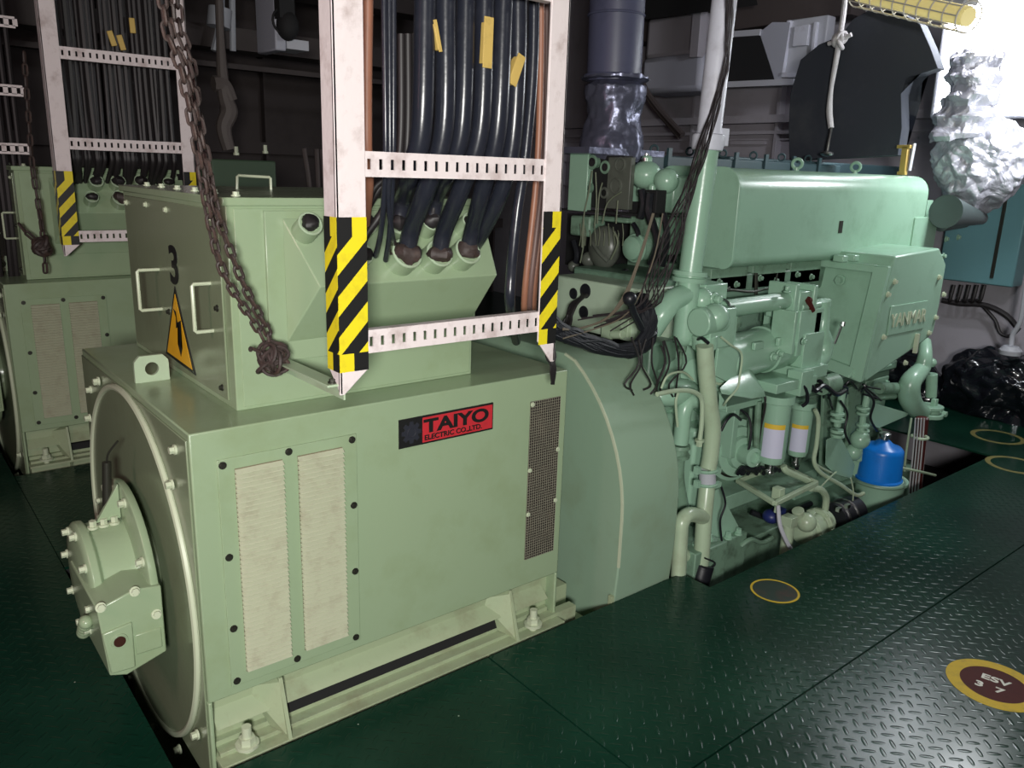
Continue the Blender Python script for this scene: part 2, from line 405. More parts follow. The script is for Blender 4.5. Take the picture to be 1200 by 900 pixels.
def cable_ladder(off, label, zs, x0=.875, x1=1.565, yl=1.72, ztop=3.4, tiplabel=None, tape=True):
    ox, oy, oz = off
    L = thing('cable_ladder', (x0+ox, yl+oy, 1.1+oz), label, 'cable ladder')
    fw = .078; t = .008; dp = .062
    for side in (0, 1):
        m = MB()
        xa = x0 if side == 0 else x1-fw+.022
        fwd_ = fw if side == 0 else fw-.012
        zl, zr = (1.108, 1.165) if side == 0 else (1.175, 1.108)
        zt = ztop
        # front flange with its pointed end, then the web
        m.prism([(xa+ox, zl+oz), (xa+.012*side*0+ox+ (.012 if side == 0 else fwd_-.012), (zl if side == 0 else zr)+oz), (xa+fwd_+ox, (zr if side == 0 else zr)+oz), (xa+fwd_+ox, zt), (xa+ox, zt)], 'y', yl+oy, yl+t+oy)
        wx = xa if side == 0 else xa+fwd_-t
        m.prism([(yl+oy, 1.11+oz), (yl+dp+oy, 1.17+oz), (yl+dp+oy, zt), (yl+oy, zt)], 'x', wx+ox, wx+t+ox)
        p = m.build('post', WHITE, L, bevel=.002)
        if tape:
            q = MB(); z0, z1 = (1.165, 1.535) if side == 0 else (1.165, 1.545)
            hazard(q, (xa+ox, yl+oy, z0+oz), (1,0,0), (0,0,1), fwd_, z1-z0, (0,-1,0), first=0)
            if side == 0: hazard(q, (xa+ox, yl+dp+oy, z0+oz), (0,-1,0), (0,0,1), dp, z1-z0, (-1,0,0), first=0)
            q.build('hazard_tape', [YEL, TBLK], p, smooth=False)
    for z in zs:
        m = MB(); xa = x0+fw-.004+ox; xb = x1-fw+.03+ox; h = .058; z += oz; y0 = yl+.004+oy
        m.box((xa, y0, z-h), (xb, y0+.004, z-h+.017)); m.box((xa, y0, z-.017), (xb, y0+.004, z))
        n = 18; pw = (xb-xa)/n
        for i in range(n+1):
            xc = xa+(xb-xa)*i/n; m.box((max(xa, xc-pw*.34), y0, z-h+.017), (min(xb, xc+pw*.34), y0+.004, z-.017))
        m.box((xa, y0+.004, z-.003), (xb, y0+.028, z)); m.box((xa, y0+.004, z-h), (xb, y0+.028, z-h+.003))
        m.build('rung', WHITE, L, smooth=False)
    return L
LAD = cable_ladder((0,0,0), 'white steel cable ladder with yellow and black taped feet nearest the camera', (1.685, 1.262, 2.14, 2.6))
m = MB(); a = Y(394, 452, 1.73); b = Y(326, 421, 2.12)
m.bar(a, b, .045, .006); m.bar(a+Vector((.022,0,-.02)), b+Vector((.022,0,-.02)), .005, .04)
m.build('bracket_arm', CREAM, LAD, bevel=.001)
m = MB(); m.hexb(a+Vector((0,.02,.003)), (0,0,1), .008, .01); m.build('bolt', BOLTD, LAD)

# ------------------------------------------------------------------ generator
GX0, GX1, GY0, GY1, GZ0, GZ1 = .606, 1.937, 2.041, 3.24, .165, .968
def generator(label):
    G = thing('generator', (1.27, 2.64, 0), label, 'generator', None)
    m = MB()
    m.box((GX0, GY0, GZ0), (GX1, GY1, GZ1))
    m.box((GX0, GY0, -.12), (GX0+.012, GY0+.10, GZ0))      # corner legs below the front panel
    m.box((GX1-.012, GY0, -.12), (GX1, GY0+.06, GZ0)); m.box((GX0, GY1-.06, -.12), (GX1, GY1, GZ0))
    m.build('housing', GEN, G, bevel=.004)
    # end plate with its big round cover ring
    m = MB(); cy, cz = 2.645, .37
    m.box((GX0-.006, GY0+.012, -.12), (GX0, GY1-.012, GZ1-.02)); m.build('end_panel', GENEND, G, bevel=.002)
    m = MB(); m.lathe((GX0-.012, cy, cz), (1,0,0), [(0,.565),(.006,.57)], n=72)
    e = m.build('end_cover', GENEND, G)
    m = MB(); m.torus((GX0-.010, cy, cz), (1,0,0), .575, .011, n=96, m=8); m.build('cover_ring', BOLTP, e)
    for i in range(14):
        t = 2*PI*(i+.35)/14; p = Vector((GX0-.010, cy+.63*math.cos(t), cz+.62*math.sin(t)))
        if GY0+.02 < p.y < GY1-.03 and p.z < GZ1-.03: bolt(p, (-1,0,0), .011, .02, BOLTP, e)
    for yy, zz in ((3.12,.84),(3.15,.40),(2.14,.90),(2.98,.90)): bolt((GX0-.006, yy, zz), (-1,0,0), .010, .018, BOLTP, e)
    # bearing housing
    bc = Vector((.57, 2.54, .40))
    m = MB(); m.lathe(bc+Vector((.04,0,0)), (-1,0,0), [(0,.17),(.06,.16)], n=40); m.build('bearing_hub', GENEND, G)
    m = MB(); m.lathe(bc+Vector((-.012,0,0)), (-1,0,0), [(0,.282),(.010,.287),(.022,.287),(.026,.278),(.026,.19)], n=56)
    m.lathe(bc+Vector((-.03,0,0)), (-1,0,0), [(0,.17),(.10,.165),(.11,.178),(.13,.178),(.138,.168),(.14,.14),(.145,.12),(.146,0)], n=44)
    m.quad(bc+Vector((-.04,-.02,.18)), bc+Vector((-.11,-.02,.18)), bc+Vector((-.045,-.02,.27)), bc+Vector((-.04,-.02,.29)), .014)
    h = m.build('bearing_housing', GEN, G, bevel=.002)
    for i in range(8):
        t = 2*PI*(i+.2)/8; bolt(bc+Vector((-.168, .155*math.cos(t), .155*math.sin(t))), (-1,0,0), .010, .02, BOLTP, h)
        t = 2*PI*(i+.4)/8; bolt(bc+Vector((-.038, .262*math.cos(t), .262*math.sin(t))), (-1,0,0), .011, .02, BOLTP, h)
    for dx in (-.06,-.09,-.12): bolt(bc+Vector((dx,-.02,.165)), (0,0,1), .011, .025, BOLTP, h)
    x0, x1, zt, zb, yb = .388, .560, .445, .255, 2.248
    m = MB()
    m.prism([(x0,zt-.005),(x0+.10,zt+.025),(x1,zt+.015),(x1,zb-.01),(x0+.06,zb-.045),(x0+.015,zb-.03)], 'y', yb, 2.60)
    m.prism([(x0+.006,zt-.08),(x0+.085,zt-.07),(x0+.083,zb-.025),(x0+.018,zb-.022)], 'y', yb-.008, yb+.005)
    m.box((x0+.088,yb-.004,zb+.01),(x1-.01,yb+.004,zb+.075))
    for k in range(5): m.sphere((x0-.006+.004*k, 2.40+.04*k, .33-.03*k), .02, sc=(1,1.2,1))
    o = m.build('oil_sump', GEN, G, bevel=.006)
    for (xx,zz) in ((x0+.01,zt+.0),(x0+.1,zt+.02),(x1-.02,zb+.12)): bolt((xx,yb,zz),(0,-1,.3),.010,.016,BOLTP,o)
    m = MB(); c = Vector((x0+.047, yb-.008, zb+.075)); m.torus(c, (0,-1,0), .019, .0045); m.cyl(c, c+Vector((0,-.004,0)), .022); m.build('sight_glass_rim', GEN, o)
    m = MB(); m.cyl(c+Vector((0,-.0045,0)), c+Vector((0,-.006,0)), .016, n=24); m.build('sight_glass', mat('oil_glass', (.05,.02,.015), .08), o)
    m = MB(); m.cyl(bc+Vector((-.075,0,.18)), bc+Vector((-.06,0,.36)), .013); m.tube([bc+Vector((-.06,0,.36)), bc+Vector((-.055,-.01,.39)), bc+Vector((-.03,-.03,.43))], .003, n=6)
    m.build('breather_pipe', BOLTD, G)
    # louvred cover
    x0, x1, z0, z1 = .672, 1.085, .195, .885
    P = GY0
    m = MB(); m.box((x0, P-.006, z0), (x1, P, z1))
    lp = m.build('louvre_panel', GEN, G, bevel=.0015)
    cols = ((x0+.045, x0+.18), (x0+.225, x0+.365)); n = 44; m = MB()
    for (a, b) in cols: m.box((a,P-.0072,z0+.035),(b,P-.0058,z1-.032))
    m.build('louvre_backing', mat('louvre_gap_shade',(.17,.14,.085),.7), lp)  # dark brown strip painted as the shade between the slats
    m = MB()
    for (a, b) in cols:
        for i in range(n):
            z = z0+.045+(z1-z0-.085)*i/(n-1)
            m.prism([(P-.006, z-.0035), (P-.021, z-.0050), (P-.021, z-.0035), (P-.006, z+.0060)], 'x', a, b)
    m.build('louvre_slats', mat('dusty_louvre', (.50,.52,.38), .33, stain=(.33,.28,.20), stain_amt=.6, scale=20), lp, smooth=False)
    for (xx, zz) in ((x0+.014,z1-.016),(x0+.20,z1-.014),(x1-.016,z1-.016),(x0+.016,.60),(x0+.016,.38),(x0+.016,z0+.016),(x0+.2,z0+.016),(x1-.014,.66),(x1-.014,.44),(x1-.016,z0+.016)):
        q = MB(); q.hexb((xx, P-.006, zz), (0,-1,0), .0075, .008); q.build('bolt', BOLTD, lp)
    # mesh grille
    a, b = Y(615, 468, GY0), Y(660, 460, GY0); x0, x1 = 1.765, 1.905; z0, z1 = .27, .875
    m = MB(); m.box((x0,P-.002,z0),(x1,P,z1)); gg = m.build('grille_opening', mat('grille_dark',(.016,.010,.008),.8, stain=(.10,.07,.05), stain_amt=.7, scale=7), G)
    m = MB()
    for i in range(15): xx = x0+(x1-x0)*i/14; m.box((xx-.0006,P-.004,z0),(xx+.0006,P-.0028,z1))
    for i in range(61): zz = z0+(z1-z0)*i/60; m.box((x0,P-.0050,zz-.0006),(x1,P-.0038,zz+.0006))
    m.build('wire_mesh', mat('mesh_wire',(.30,.29,.22),.5), gg, smooth=False)
    for xx, zz in ((x0+.006,z1-.01),(x0+.005,.62),(x0+.005,.45),(x1-.004,z1-.2),(x1-.004,z1-.4)):
        q = MB(); q.hexb((xx,P-.005,zz),(0,-1,0),.006,.006); q.build('screw', BOLTP, gg)
    # lifting lug: a plate with an eye, standing across the machine
    m = MB(); xc = .685; hw = .052; yl = 2.63; hz = GZ1+.042
    pts = [(xc-hw, GZ1), (xc-hw, GZ1+.065), (xc-hw+.016, GZ1+.085), (xc+hw-.016, GZ1+.085), (xc+hw, GZ1+.065), (xc+hw, GZ1)]
    n = 28; rr = .021; hole = [(xc+rr*math.cos(2*PI*i/n), hz+rr*math.sin(2*PI*i/n)) for i in range(n)]
    out = []
    for i in range(n):
        t = 2*PI*i/n; d = (math.cos(t), math.sin(t)); best = 9
        for k in range(6):
            p = pts[k]; q = pts[(k+1)%6]; ex, ez = q[0]-p[0], q[1]-p[1]; den = d[0]*ez-d[1]*ex
            if abs(den) < 1e-9: continue
            rx, rz = p[0]-xc, p[1]-hz; tt = (rx*ez-rz*ex)/den; uu = (rx*d[1]-rz*d[0])/den
            if tt > 0 and -1e-6 <= uu <= 1+1e-6: best = min(best, tt)
        out.append((xc+d[0]*best, hz+d[1]*best))
    for y in (yl, yl+.014):
        A = [m.bm.verts.new((p[0],y,p[1])) for p in out]; B = [m.bm.verts.new((p[0],y,p[1])) for p in hole]
        for i in range(n): m.bm.faces.new((A[i],A[(i+1)%n],B[(i+1)%n],B[i]))
        if y == yl: A0, B0 = A, B
    for i in range(n):
        m.bm.faces.new((A0[i],A0[(i+1)%n],A[(i+1)%n],A[i])); m.bm.faces.new((B0[i],B0[(i+1)%n],B[(i+1)%n],B[i]))
    m.build('lifting_lug', CREAM, G, smooth=False)
    # bed frame seen in the gap below the panel
    m = MB()
    m.prism([(GY0+.085, .135), (GY0+.090, .142), (GY0+.010, .072), (GY0+.004, .064)], 'x', GX0+.02, GX1-.04)
    m.box((GX0+.02, GY0-.01, -.16), (GX1+.1, GY0+.03, -.005)); m.box((GX0+.01, GY0-.055, -.03), (GX1, GY0+.03, -.018))
    m.box((GX0+.02, GY0+.05, -.5), (GX1, GY0+.08, .15)); m.box((GX0+.02, GY1-.2, -.5), (GX1, GY1-.1, .1)); m.box((GX0+.02, GY0+.05, -.5), (GX1, GY1-.1, -.47))
    bf = m.build('bed_frame', BED, G, bevel=.002)
    m = MB(); m.box((.84, GY0+.024, .012), (1.69, GY0+.06, .050)); m.build('slot_shade', FLATBLK, bf)  # black box standing in for the shade inside the slot
    m = MB(); m.box((GX0+.02, GY0+.028, -.016), (GX1-.02, GY0+.055, .012)); m.build('bed_rail', BED, bf)
    for xg in (.815, 1.70):
        q = MB(); q.prism([(GY0+.07,.165),(GY0+.002,.160),(GY0-.055,-.02),(GY0+.03,-.12),(GY0+.07,-.12)], 'x', xg, xg+.012); q.build('gusset', BED, G, bevel=.001)
        q = MB(); sx = -.09 if xg < 1 else -.10
        q.hull([(xg,GY0+.065,.16),(xg,GY0+.0,.150),(xg+sx*.9,GY0+.068,.13),(xg,GY0-.04,-.01),(xg+sx*.3,GY0+.02,.0)]); q.build('gusset_web', BED, G)
    for xb in (.70, 1.80):
        q = MB(); q.cyl((xb,GY0-.025,-.02),(xb,GY0-.025,.065),.014); q.hexb((xb,GY0-.025,.0),(0,0,1),.024,.03); q.build('anchor_bolt', BOLTP, G)
    # name plate
    m = MB(); x0, x1, z0, z1 = 1.232, 1.598, .806, .900
    m.box((x0,P-.004,z0),(x1,P,z1)); npl = m.build('nameplate', TBLK, G)
    m = MB(); m.box((x0+.085,P-.005,z0+.006),(x1-.004,P-.004,z1-.006)); m.build('red_field', RED, npl)
    text('maker_lettering','TAIYO',.060,TBLK,npl,((x0+x1)/2+.035,P-.006,z0+.056),(1,0,0),(0,0,1),.0008,1.45,.0022)
    text('maker_lettering','ELECTRIC CO.,LTD.',.0235,TBLK,npl,((x0+x1)/2+.022,P-.006,z0+.020),(1,0,0),(0,0,1),.0008,1.12,.0006)
    m = MB(); c = Vector((x0+.044,P-.005,(z0+z1)/2)); gear = []
    for i in range(8):
        for da, r in ((-.30,.026),(-.18,.036),(.18,.036),(.30,.026)): t = 2*PI*i/8+da; gear.append((c.x+r*math.cos(t), c.z+r*math.sin(t)))
    m.prism(gear,'y',P-.0055,P-.004); m.torus(c+Vector((0,-.001,0)),(0,-1,0),.015,.0016)
    m.build('gear_emblem', mat('emblem_grey',(.028,.030,.040),.35), npl)
    return G
GEN1 = generator('pale green generator with red and black maker plate and louvred cover in the foreground')
GEN2 = copy_tree(GEN1, off=(-.03, 2.81, .035))
GEN2['label'] = 'pale green generator standing far back at the left edge behind the aisle'

# ------------------------------------------------------------------ terminal box
TX, TY, TZ0, TZ1, TX1, TY1 = .784, 2.175, .968, 1.56, 1.605, 3.19
def terminal_box(label):
    T = thing('terminal_box', (1.2, 2.7, TZ0), label, 'terminal box')
    m = MB(); m.box((TX,TY,TZ0),(TX1,TY1,TZ1-.012)); m.box((TX-.012,TY-.014,TZ1-.022),(TX1+.012,TY1+.01,TZ1))
    m.build('casing', GEN, T, bevel=.003)
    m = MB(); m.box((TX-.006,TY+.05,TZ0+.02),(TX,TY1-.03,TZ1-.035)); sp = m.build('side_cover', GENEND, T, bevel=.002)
    for (yy, zz) in ((TY+.09,TZ0+.05),(TY+.09,TZ1-.06),(TY1-.06,TZ1-.06),(TY1-.3,TZ1-.055),(TY+.5,TZ1-.06),(TY+.09,1.25),(TY+.55,1.17)):
        q = MB(); q.hexb((TX-.006,yy,zz),(-1,0,0),.007,.009); q.build('bolt', BOLTD if zz < 1.3 else BOLTP, sp)
    for i in range(6):
        q = MB(); q.hexb((TX+.06+.0*i,TY+.08+.17*i,TZ1),(0,0,1),.009,.012); q.build('lid_bolt', BOLTP, T)
    for yy, pr, za, zb in ((2.80,.075,1.300,1.168),(2.31,.058,1.315,1.178)):
        q = MB(); q.tube([(TX-.006,yy,za),(TX-pr+.004,yy,za),(TX-pr,yy,za-.004),(TX-pr,yy,zb+.004),(TX-pr+.004,yy,zb),(TX-.006,yy,zb)], .0055, n=8, smooth=False)
        q.build('handle', BOLTP, T)
    # front: raised frame and the cable entry hood
    m = MB(); x0, x1 = .935, 1.60
    m.box((TX+.02,TY-.004,TZ0+.01),(TX1-.01,TY,TZ1-.03)); m.box((TX+.10,TY-.016,1.10),(TX1+.0,TY-.004,TZ1-.035)); m.build('front_panel', GEN, T, bevel=.002)
    m = MB(); yr = TY-.125; zr = 1.325
    v = [(x0,TY-.016,1.505),(x1+.03,TY-.016,1.505),(x1-.01,TY-.016,1.165),(x0,TY-.016,1.155),(x0+.055,yr,zr),(x1+.01,yr,zr)]
    V = [m.bm.verts.new(p) for p in v]
    for f in ((0,1,5,4),(4,5,2,3),(0,4,3),(1,2,5),(0,3,2,1)): m.bm.faces.new([V[i] for i in f])
    hood = m.build('cable_hood', GEN, T, smooth=False, bevel=.003)
    nrm = Vector((0, -(1.505-zr), TY-.016-yr)).normalized()
    up = Vector((0, TY-.016-yr, 1.505-zr)).normalized()
    def slope(x, t): return Vector((x, yr, zr)) + up*t
    G = []
    for (x, t, r) in ((.985,.165,.034),(1.115,.07,.034),(1.155,.165,.036),(1.265,.165,.038),(1.385,.172,.036),(1.262,.065,.047),(1.375,.060,.043),(1.482,.064,.043),(1.53,.165,.03)):
        q = MB(); p = slope(x, t); q.cyl(p-nrm*.03, p+nrm*.055, r*1.06, r, n=28); e = q.build('gland_socket', GEN, hood)
        q = MB(); q.torus(p+nrm*.054, nrm, r*.93, r*.10, n=24); q.build('gland_ring', CREAM, e)
        q = MB(); q.sphere(p+nrm*.052, r*.93, sc=(1,1,.75)); crumple(q, r*.3, 30, x*9); q.build('gland_seal', RUST if r > .04 else DARKW, e)
        G.append(p+nrm*.06)
    return T, G
TB1, GL = terminal_box('green terminal box numbered 3 on top of the foreground generator')
# number, warning sign and hand rail only belong to the near box
text('number_three','3',.165,TBLK,TB1,(TX-.0075,2.635,1.325),(0,-1,0),(0,0,1),.0006,1.25,.004)
m = MB(); m.prism([(2.792,1.018),(2.495,1.005),(2.64,1.265)],'x',TX-.0085,TX-.006); ws = m.build('warning_sign', TBLK, TB1, smooth=False)
m = MB(); m.prism([(2.770,1.028),(2.520,1.018),(2.641,1.240)],'x',TX-.0095,TX-.0085); m.build('sign_face', ORANGE, ws, smooth=False)
m = MB(); b_ = [(2.655,1.175),(2.635,1.18),(2.655,1.118),(2.628,1.128),(2.640,1.062),(2.652,1.066),(2.625,1.035),(2.608,1.068),(2.622,1.064),(2.60,1.150),(2.632,1.138)]
b_ = [(2.668,1.190),(2.640,1.183),(2.652,1.128),(2.620,1.138),(2.628,1.075),(2.645,1.078),(2.622,1.040),(2.600,1.072),(2.615,1.073),(2.596,1.162),(2.632,1.150)]
def polyx(m, pts, a, b):
    A = [m.bm.verts.new((a,*p)) for p in pts]; B = [m.bm.verts.new((b,*p)) for p in pts]
    f = m.bm.faces.new(A); m.bm.faces.new(B[::-1]); n = len(A)
    for i in range(n): m.bm.faces.new((A[i],A[(i+1)%n],B[(i+1)%n],B[i]))
    bmesh.ops.triangulate(m.bm, faces=[x for x in m.bm.faces if len(x.verts) > 4])
polyx(m, b_, TX-.0102, TX-.0094); m.build('lightning_bolt', TBLK, ws, smooth=False)
TB2 = copy_tree(TB1, off=(-.08, 2.81, .036))
TB2['label'] = 'green terminal box on the far generator at the left edge, under dark cables'
for o in list(TB2.children):
    if o.name.startswith(('number','warning')):
        for c in list(o.children): bpy.data.objects.remove(c)
        bpy.data.objects.remove(o)
q = MB(); a = Z(277,224,TZ1); b = Z(318,224,TZ1)
a = Vector((1.22,2.86,TZ1)); b = Vector((1.34,2.86,TZ1))
def rail_pt(px, py): return Y(px, py, 2.86)
pa, pb, pc, pd = (rail_pt(278,228), rail_pt(278,207), rail_pt(317,209), rail_pt(318,230))
pa.z = TZ1-.002; pd.z = TZ1-.002
q.tube([pa, pb, pb+Vector((.004,0,.004)), pc+Vector((-.004,0,.004)), pc, pd], .005, n=8, smooth=False); q.build('top_handle', BOLTP, TB1)

# ------------------------------------------------------------------ cables down the near ladder
def cable(name, pts, r, mt, label, group, cat='cable'):
    m = MB(); m.tube(pts, r, n=14, sub=8); return tag(m.build(name, mt), label, cat, group)
def lad_cable(tx, mid, glx, r, label):
    """from the deckhead down behind the rungs and back into a gland"""
    g = GL[glx]
    p = [Y(*tx, 1.83)]
    t = p[0].copy(); p = [Vector((t.x-.02, 1.83, 3.3)), Vector((t.x, 1.83, 2.3)), t, Y(*mid, 1.835), Y(mid[0]*.55+(Pj(g))[0]*.45-2, mid[1]*.45+Pj(g)[1]*.55-8, 1.90), g+Vector((0,-.02,.07)), g-Vector((0,-.01,.01))]
    return cable('power_cable', p, r, CABLE, label, 'thick black power cables on the near ladder')
def Pj(p):
    d = Vector(p)-CAM; return (600+FPX*d.dot(RT)/d.dot(fwd), 450-FPX*d.dot(UPV)/d.dot(fwd))
CB = [((498,0),(494,150),3,.028,'thick black power cable, leftmost of the fat row on the near ladder'),
      ((522,0),(520,150),5,.027,'thick black power cable with torn tag, second of the fat row on near ladder'),
      ((546,0),(541,150),4,.025,'thick black power cable third from left in the fat row on near ladder'),
      ((568,0),(563,150),6,.026,'thick black power cable carrying the upper yellow marker band on near ladder'),
      ((590,0),(583,150),7,.026,'thick black power cable beside the yellow marker band on near ladder')]
for c in CB: lad_cable(*c)
cable('power_cable', [Y(607,-120,1.84), Y(607,0,1.84), Y(606,80,1.84), Y(600,170,1.85), Y(585,230,1.9), Y(560,280,2.05), Y(545,298,2.14)], .025, CABLE, 'thick black power cable with the lower folded yellow tag on near ladder', 'thick black power cables on the near ladder')
cable('power_cable', [Y(625,-120,1.86), Y(625,60,1.86), Y(616,180,1.86), Y(606,250,1.86), Y(599,320,1.87), Y(598,362,1.9), Y(605,400,2.2)], .016, CABLE, 'black cable with chipped white paint running below the near ladder rungs', 'cables at the right of the near ladder')
for k, (x0, x1) in enumerate(((634,622),(641,628),(646,633))):
    cable('conduit', [Y(x0-3,-120,1.875+.01*k), Y(x0,20,1.875+.01*k), Y(x0-4,190,1.875+.01*k), Y(x1-6,330,1.88+.01*k), Y(x1-8,372,1.93+.01*k)], .010, COPPER if k != 1 else mat('dull_brown',(.14,.08,.07),.5), 'slim brown conduit by the right post of near ladder, '+('leftmost','middle','rightmost')[k]+' of three', 'slim brown conduits at the right post')
cable('brown_pipe', [Y(431,-120,1.86), Y(431,0,1.86), Y(430,80,1.86), Y(430,172,1.86), Y(432,215,1.9), Y(428,262,2.0)], .0135, COPPER, 'brown pipe just right of the taped left post of the near ladder', None, 'pipe')
for k, (a, b, c_) in enumerate((((450,-60),(452,170),(440,300)), ((461,-60),(461,170),(452,305)), ((456,-60),(457,180),(462,285)))):
    cable('thin_cable', [Y(*a,1.82), Y(a[0],0,1.82), Y(*b,1.82), Y(b[0]-2,230,1.86), Y((b[0]+c_[0])/2,275,1.93), Y(*c_,2.02)], .0075, CABLE, 'slim glossy black cable right of the brown pipe, '+('leftmost','rightmost','middle')[k]+' of the three', 'slim cables at the left of the near ladder')
# bent control cables dropping into the hood
for k, (px, gi) in enumerate(((470,1),(478,2),(486,3),(545,4),(556,2),(533,4))):
    g = GL[gi]; cable('control_cable', [Y(px,40,1.92), Y(px,150,1.92), Y(px-6,205,1.94), Pj and (g+Vector((.05,-.03,.12))), g+Vector((0,-.01,.04)), g-Vector((0,0,.01))], .011, DARKW, 'dark control cable behind the fat cables, '+('first','second','third','fifth','sixth','fourth')[k]+' from the left', 'dark control cables behind the fat cables')
def band(name, px, py, y, wd, ht, tilt, mt, label):
    c = Y(px,py,y); m = MB(); R = Matrix.Rotation(tilt, 3, 'Y'); 
    m.obox(c, wd, .004, ht, R); m.obox(c+R@Vector((wd*.3,.012,0)), .004, .024, ht*.9, R); m.obox(c+R@Vector((-wd*.45,.010,-.002)), .004, .02, ht*.8, R)
    return tag(m.build(name, mt, bevel=.001), label, 'cable tag', 'yellow cable tags')
band('cable_tag', 572, 50, 1.803, .030, .125, .02, TAGY, 'long yellow band wrapped on a fat cable near the top of near ladder')
band('cable_tag', 606, 82, 1.815, .028, .085, .38, TAGY, 'folded yellow paper tag slanting on the cable beside right post')
band('cable_tag', 513, 42, 1.80, .010, .075, -.25, TAGY, 'torn narrow yellow tag on the second fat cable')

# ------------------------------------------------------------------ chains
def chain(px, label, r=.0042, pitch=.0290, mt=RUST):
    P = [Vector(p) for p in px]; T = thing('hoist_chain', P[0], label, 'chain', 'hanging hoist chains')
    # resample
    Q = []; sub = 40
    for i in range(len(P)-1):
        p0 = P[max(i-1,0)]; p1 = P[i]; p2 = P[i+1]; p3 = P[min(i+2,len(P)-1)]
        for k in range(sub):
            t = k/sub; Q.append(.5*((2*p1)+(-p0+p2)*t+(2*p0-5*p1+4*p2-p3)*t*t+(-p0+3*p1-3*p2+p3)*t**3))
    pts = [Q[0]]; acc = 0
    for a, b in zip(Q, Q[1:]):
        acc += (b-a).length
        if acc >= pitch: pts.append(b); acc = 0
    base = None
    for i, (a, b) in enumerate(zip(pts, pts[1:])):
        if base is None:
            m = MB(); hl = pitch*.36; R = .0085; path = []
            for s_, cx in ((1, hl), (-1, -hl)):
                for k in range(7):
                    t = -PI/2+PI*k/6; path.append(Vector((cx+s_*R*math.cos(t), s_*R*math.sin(t), 0)))
            n = 6; N = len(path); rings = []
            for k in range(N):
                tg = (path[(k+1)%N]-path[k-1]).normalized(); u = Vector((0,0,1)); v = tg.cross(u)
                rings.append([m.bm.verts.new(path[k]+(u*math.cos(2*PI*j/n)+v*math.sin(2*PI*j/n))*r) for j in range(n)])
            for k in range(N):
                A = rings[k]; B = rings[(k+1)%N]
                for j in range(n): m.bm.faces.new((A[j],A[(j+1)%n],B[(j+1)%n],B[j]))
            o = m.build('link', mt, None, origin=(0,0,0)); base = o
        else:
            o = base.copy(); C.objects.link(o)
        o.parent = T; o.location = (a+b)/2-P[0]; d = (b-a).normalized()
        q = d.to_track_quat('X','Z'); o.rotation_mode = 'QUATERNION'
        from mathutils import Quaternion
        o.rotation_quaternion = q @ Quaternion((1,0,0), (PI/2*(i%2))+.4)
    return T
yc = 1.98
chain([Vector((.60,1.96,2.5)), Y(190,0,1.96), Y(213,85,1.97), Y(234,190,1.98), Y(243,245,2.0), Y(262,320,2.03), Y(302,385,2.06), Y(312,408,2.06)], 'rusty hoist chain crossing the numbered terminal box, left strand')
chain([Vector((.66,1.99,2.5)), Y(198,0,1.99), Y(221,85,2.0), Y(243,190,2.0), Y(254,248,2.02), Y(284,330,2.05), Y(312,385,2.08), Y(318,408,2.08)], 'rusty hoist chain crossing the numbered terminal box, right strand')
chain([Vector((.72,2.10,2.5)), Y(208,0,2.10), Y(224,70,2.10), Y(232,130,2.10), Y(240,190,2.10), Y(248,236,2.12), Y(262,275,2.13)], 'dark hoist chain hanging behind the two front strands')
m = MB(); c = Y(318,420,2.06); rnd = random.Random(3)
for k in range(16):
    d = Vector((rnd.uniform(-1,1), rnd.uniform(-1,1), rnd.uniform(-1,1)))
    m.torus(c+Vector((rnd.uniform(-.016,.016), rnd.uniform(-.01,.01), rnd.uniform(-.022,.02))), d, rnd.uniform(.022,.036), .0052, n=18, m=6, ell=rnd.uniform(.7,1.1))
m.tube([c+Vector((-.03,0,.02)), c+Vector((-.055,0,.035)), c+Vector((-.06,-.01,.03))], .005, n=6)
tag(m.build('chain_knot', RUST), 'rusty knotted bundle of chain at the end of bracket arm', 'chain')

# ------------------------------------------------------------------ far left ladder and cables
LAD2 = cable_ladder((-.03,2.98,.045), 'white cable ladder with taped feet in the dim background at left', (1.70, 1.235, 2.13, 2.6), x0=.875, x1=1.56)
def far_cables():
    rn = random.Random(5); yy = 4.86
    for i in range(22):
        x = .92+i*.0262+rn.uniform(-.006,.006); r = rn.uniform(.010,.019)
        m = MB(); b = rn.uniform(-.04,.05)
        m.tube([(x,yy+.01*(i%3),3.4),(x,yy+.01*(i%3),2.2),(x+b*.3,yy,1.72),(x+b*.4,yy+.01,1.62),(x+b,yy+.12,1.50),(x+b,yy+.15,1.44)], r, n=8, sub=4)
        tag(m.build('distant_cable', COPPER if i == 0 else DARKW), 'dark cable on the dim background ladder above the far terminal box', 'cable', 'dark cables on the background ladder')
    for i in range(14):
        x = .30+i*.036; m = MB()
        m.tube([(x,5.15,3.4),(x,5.15,2.2),(x+rn.uniform(-.02,.02),5.15,1.2),(x,5.3,.7)], rn.uniform(.012,.018), n=8, sub=4)
        tag(m.build('distant_cable', DARKW), 'dark cable in the curtain of cables at the far left edge', 'cable', 'cable curtain at the far left edge')
    for (px, py, nm) in ((131,45,'leftmost'),(142,50,'middle'),(155,30,'highest')):
        c = Y(px,py,4.83); m = MB(); m.obox(c, .028, .012, .075, Matrix.Rotation(rn.uniform(-.3,.1),3,'Y'))
        tag(m.build('cable_tag', TAGY, bevel=.003), 'small yellow tag on the dim background ladder cables, '+nm+' of three', 'cable tag', 'tags on the background cables')
far_cables()
L3 = thing('cable_ladder', (.2,5.05,1.1), 'pale slotted rungs of another ladder at the far left edge', 'cable ladder')
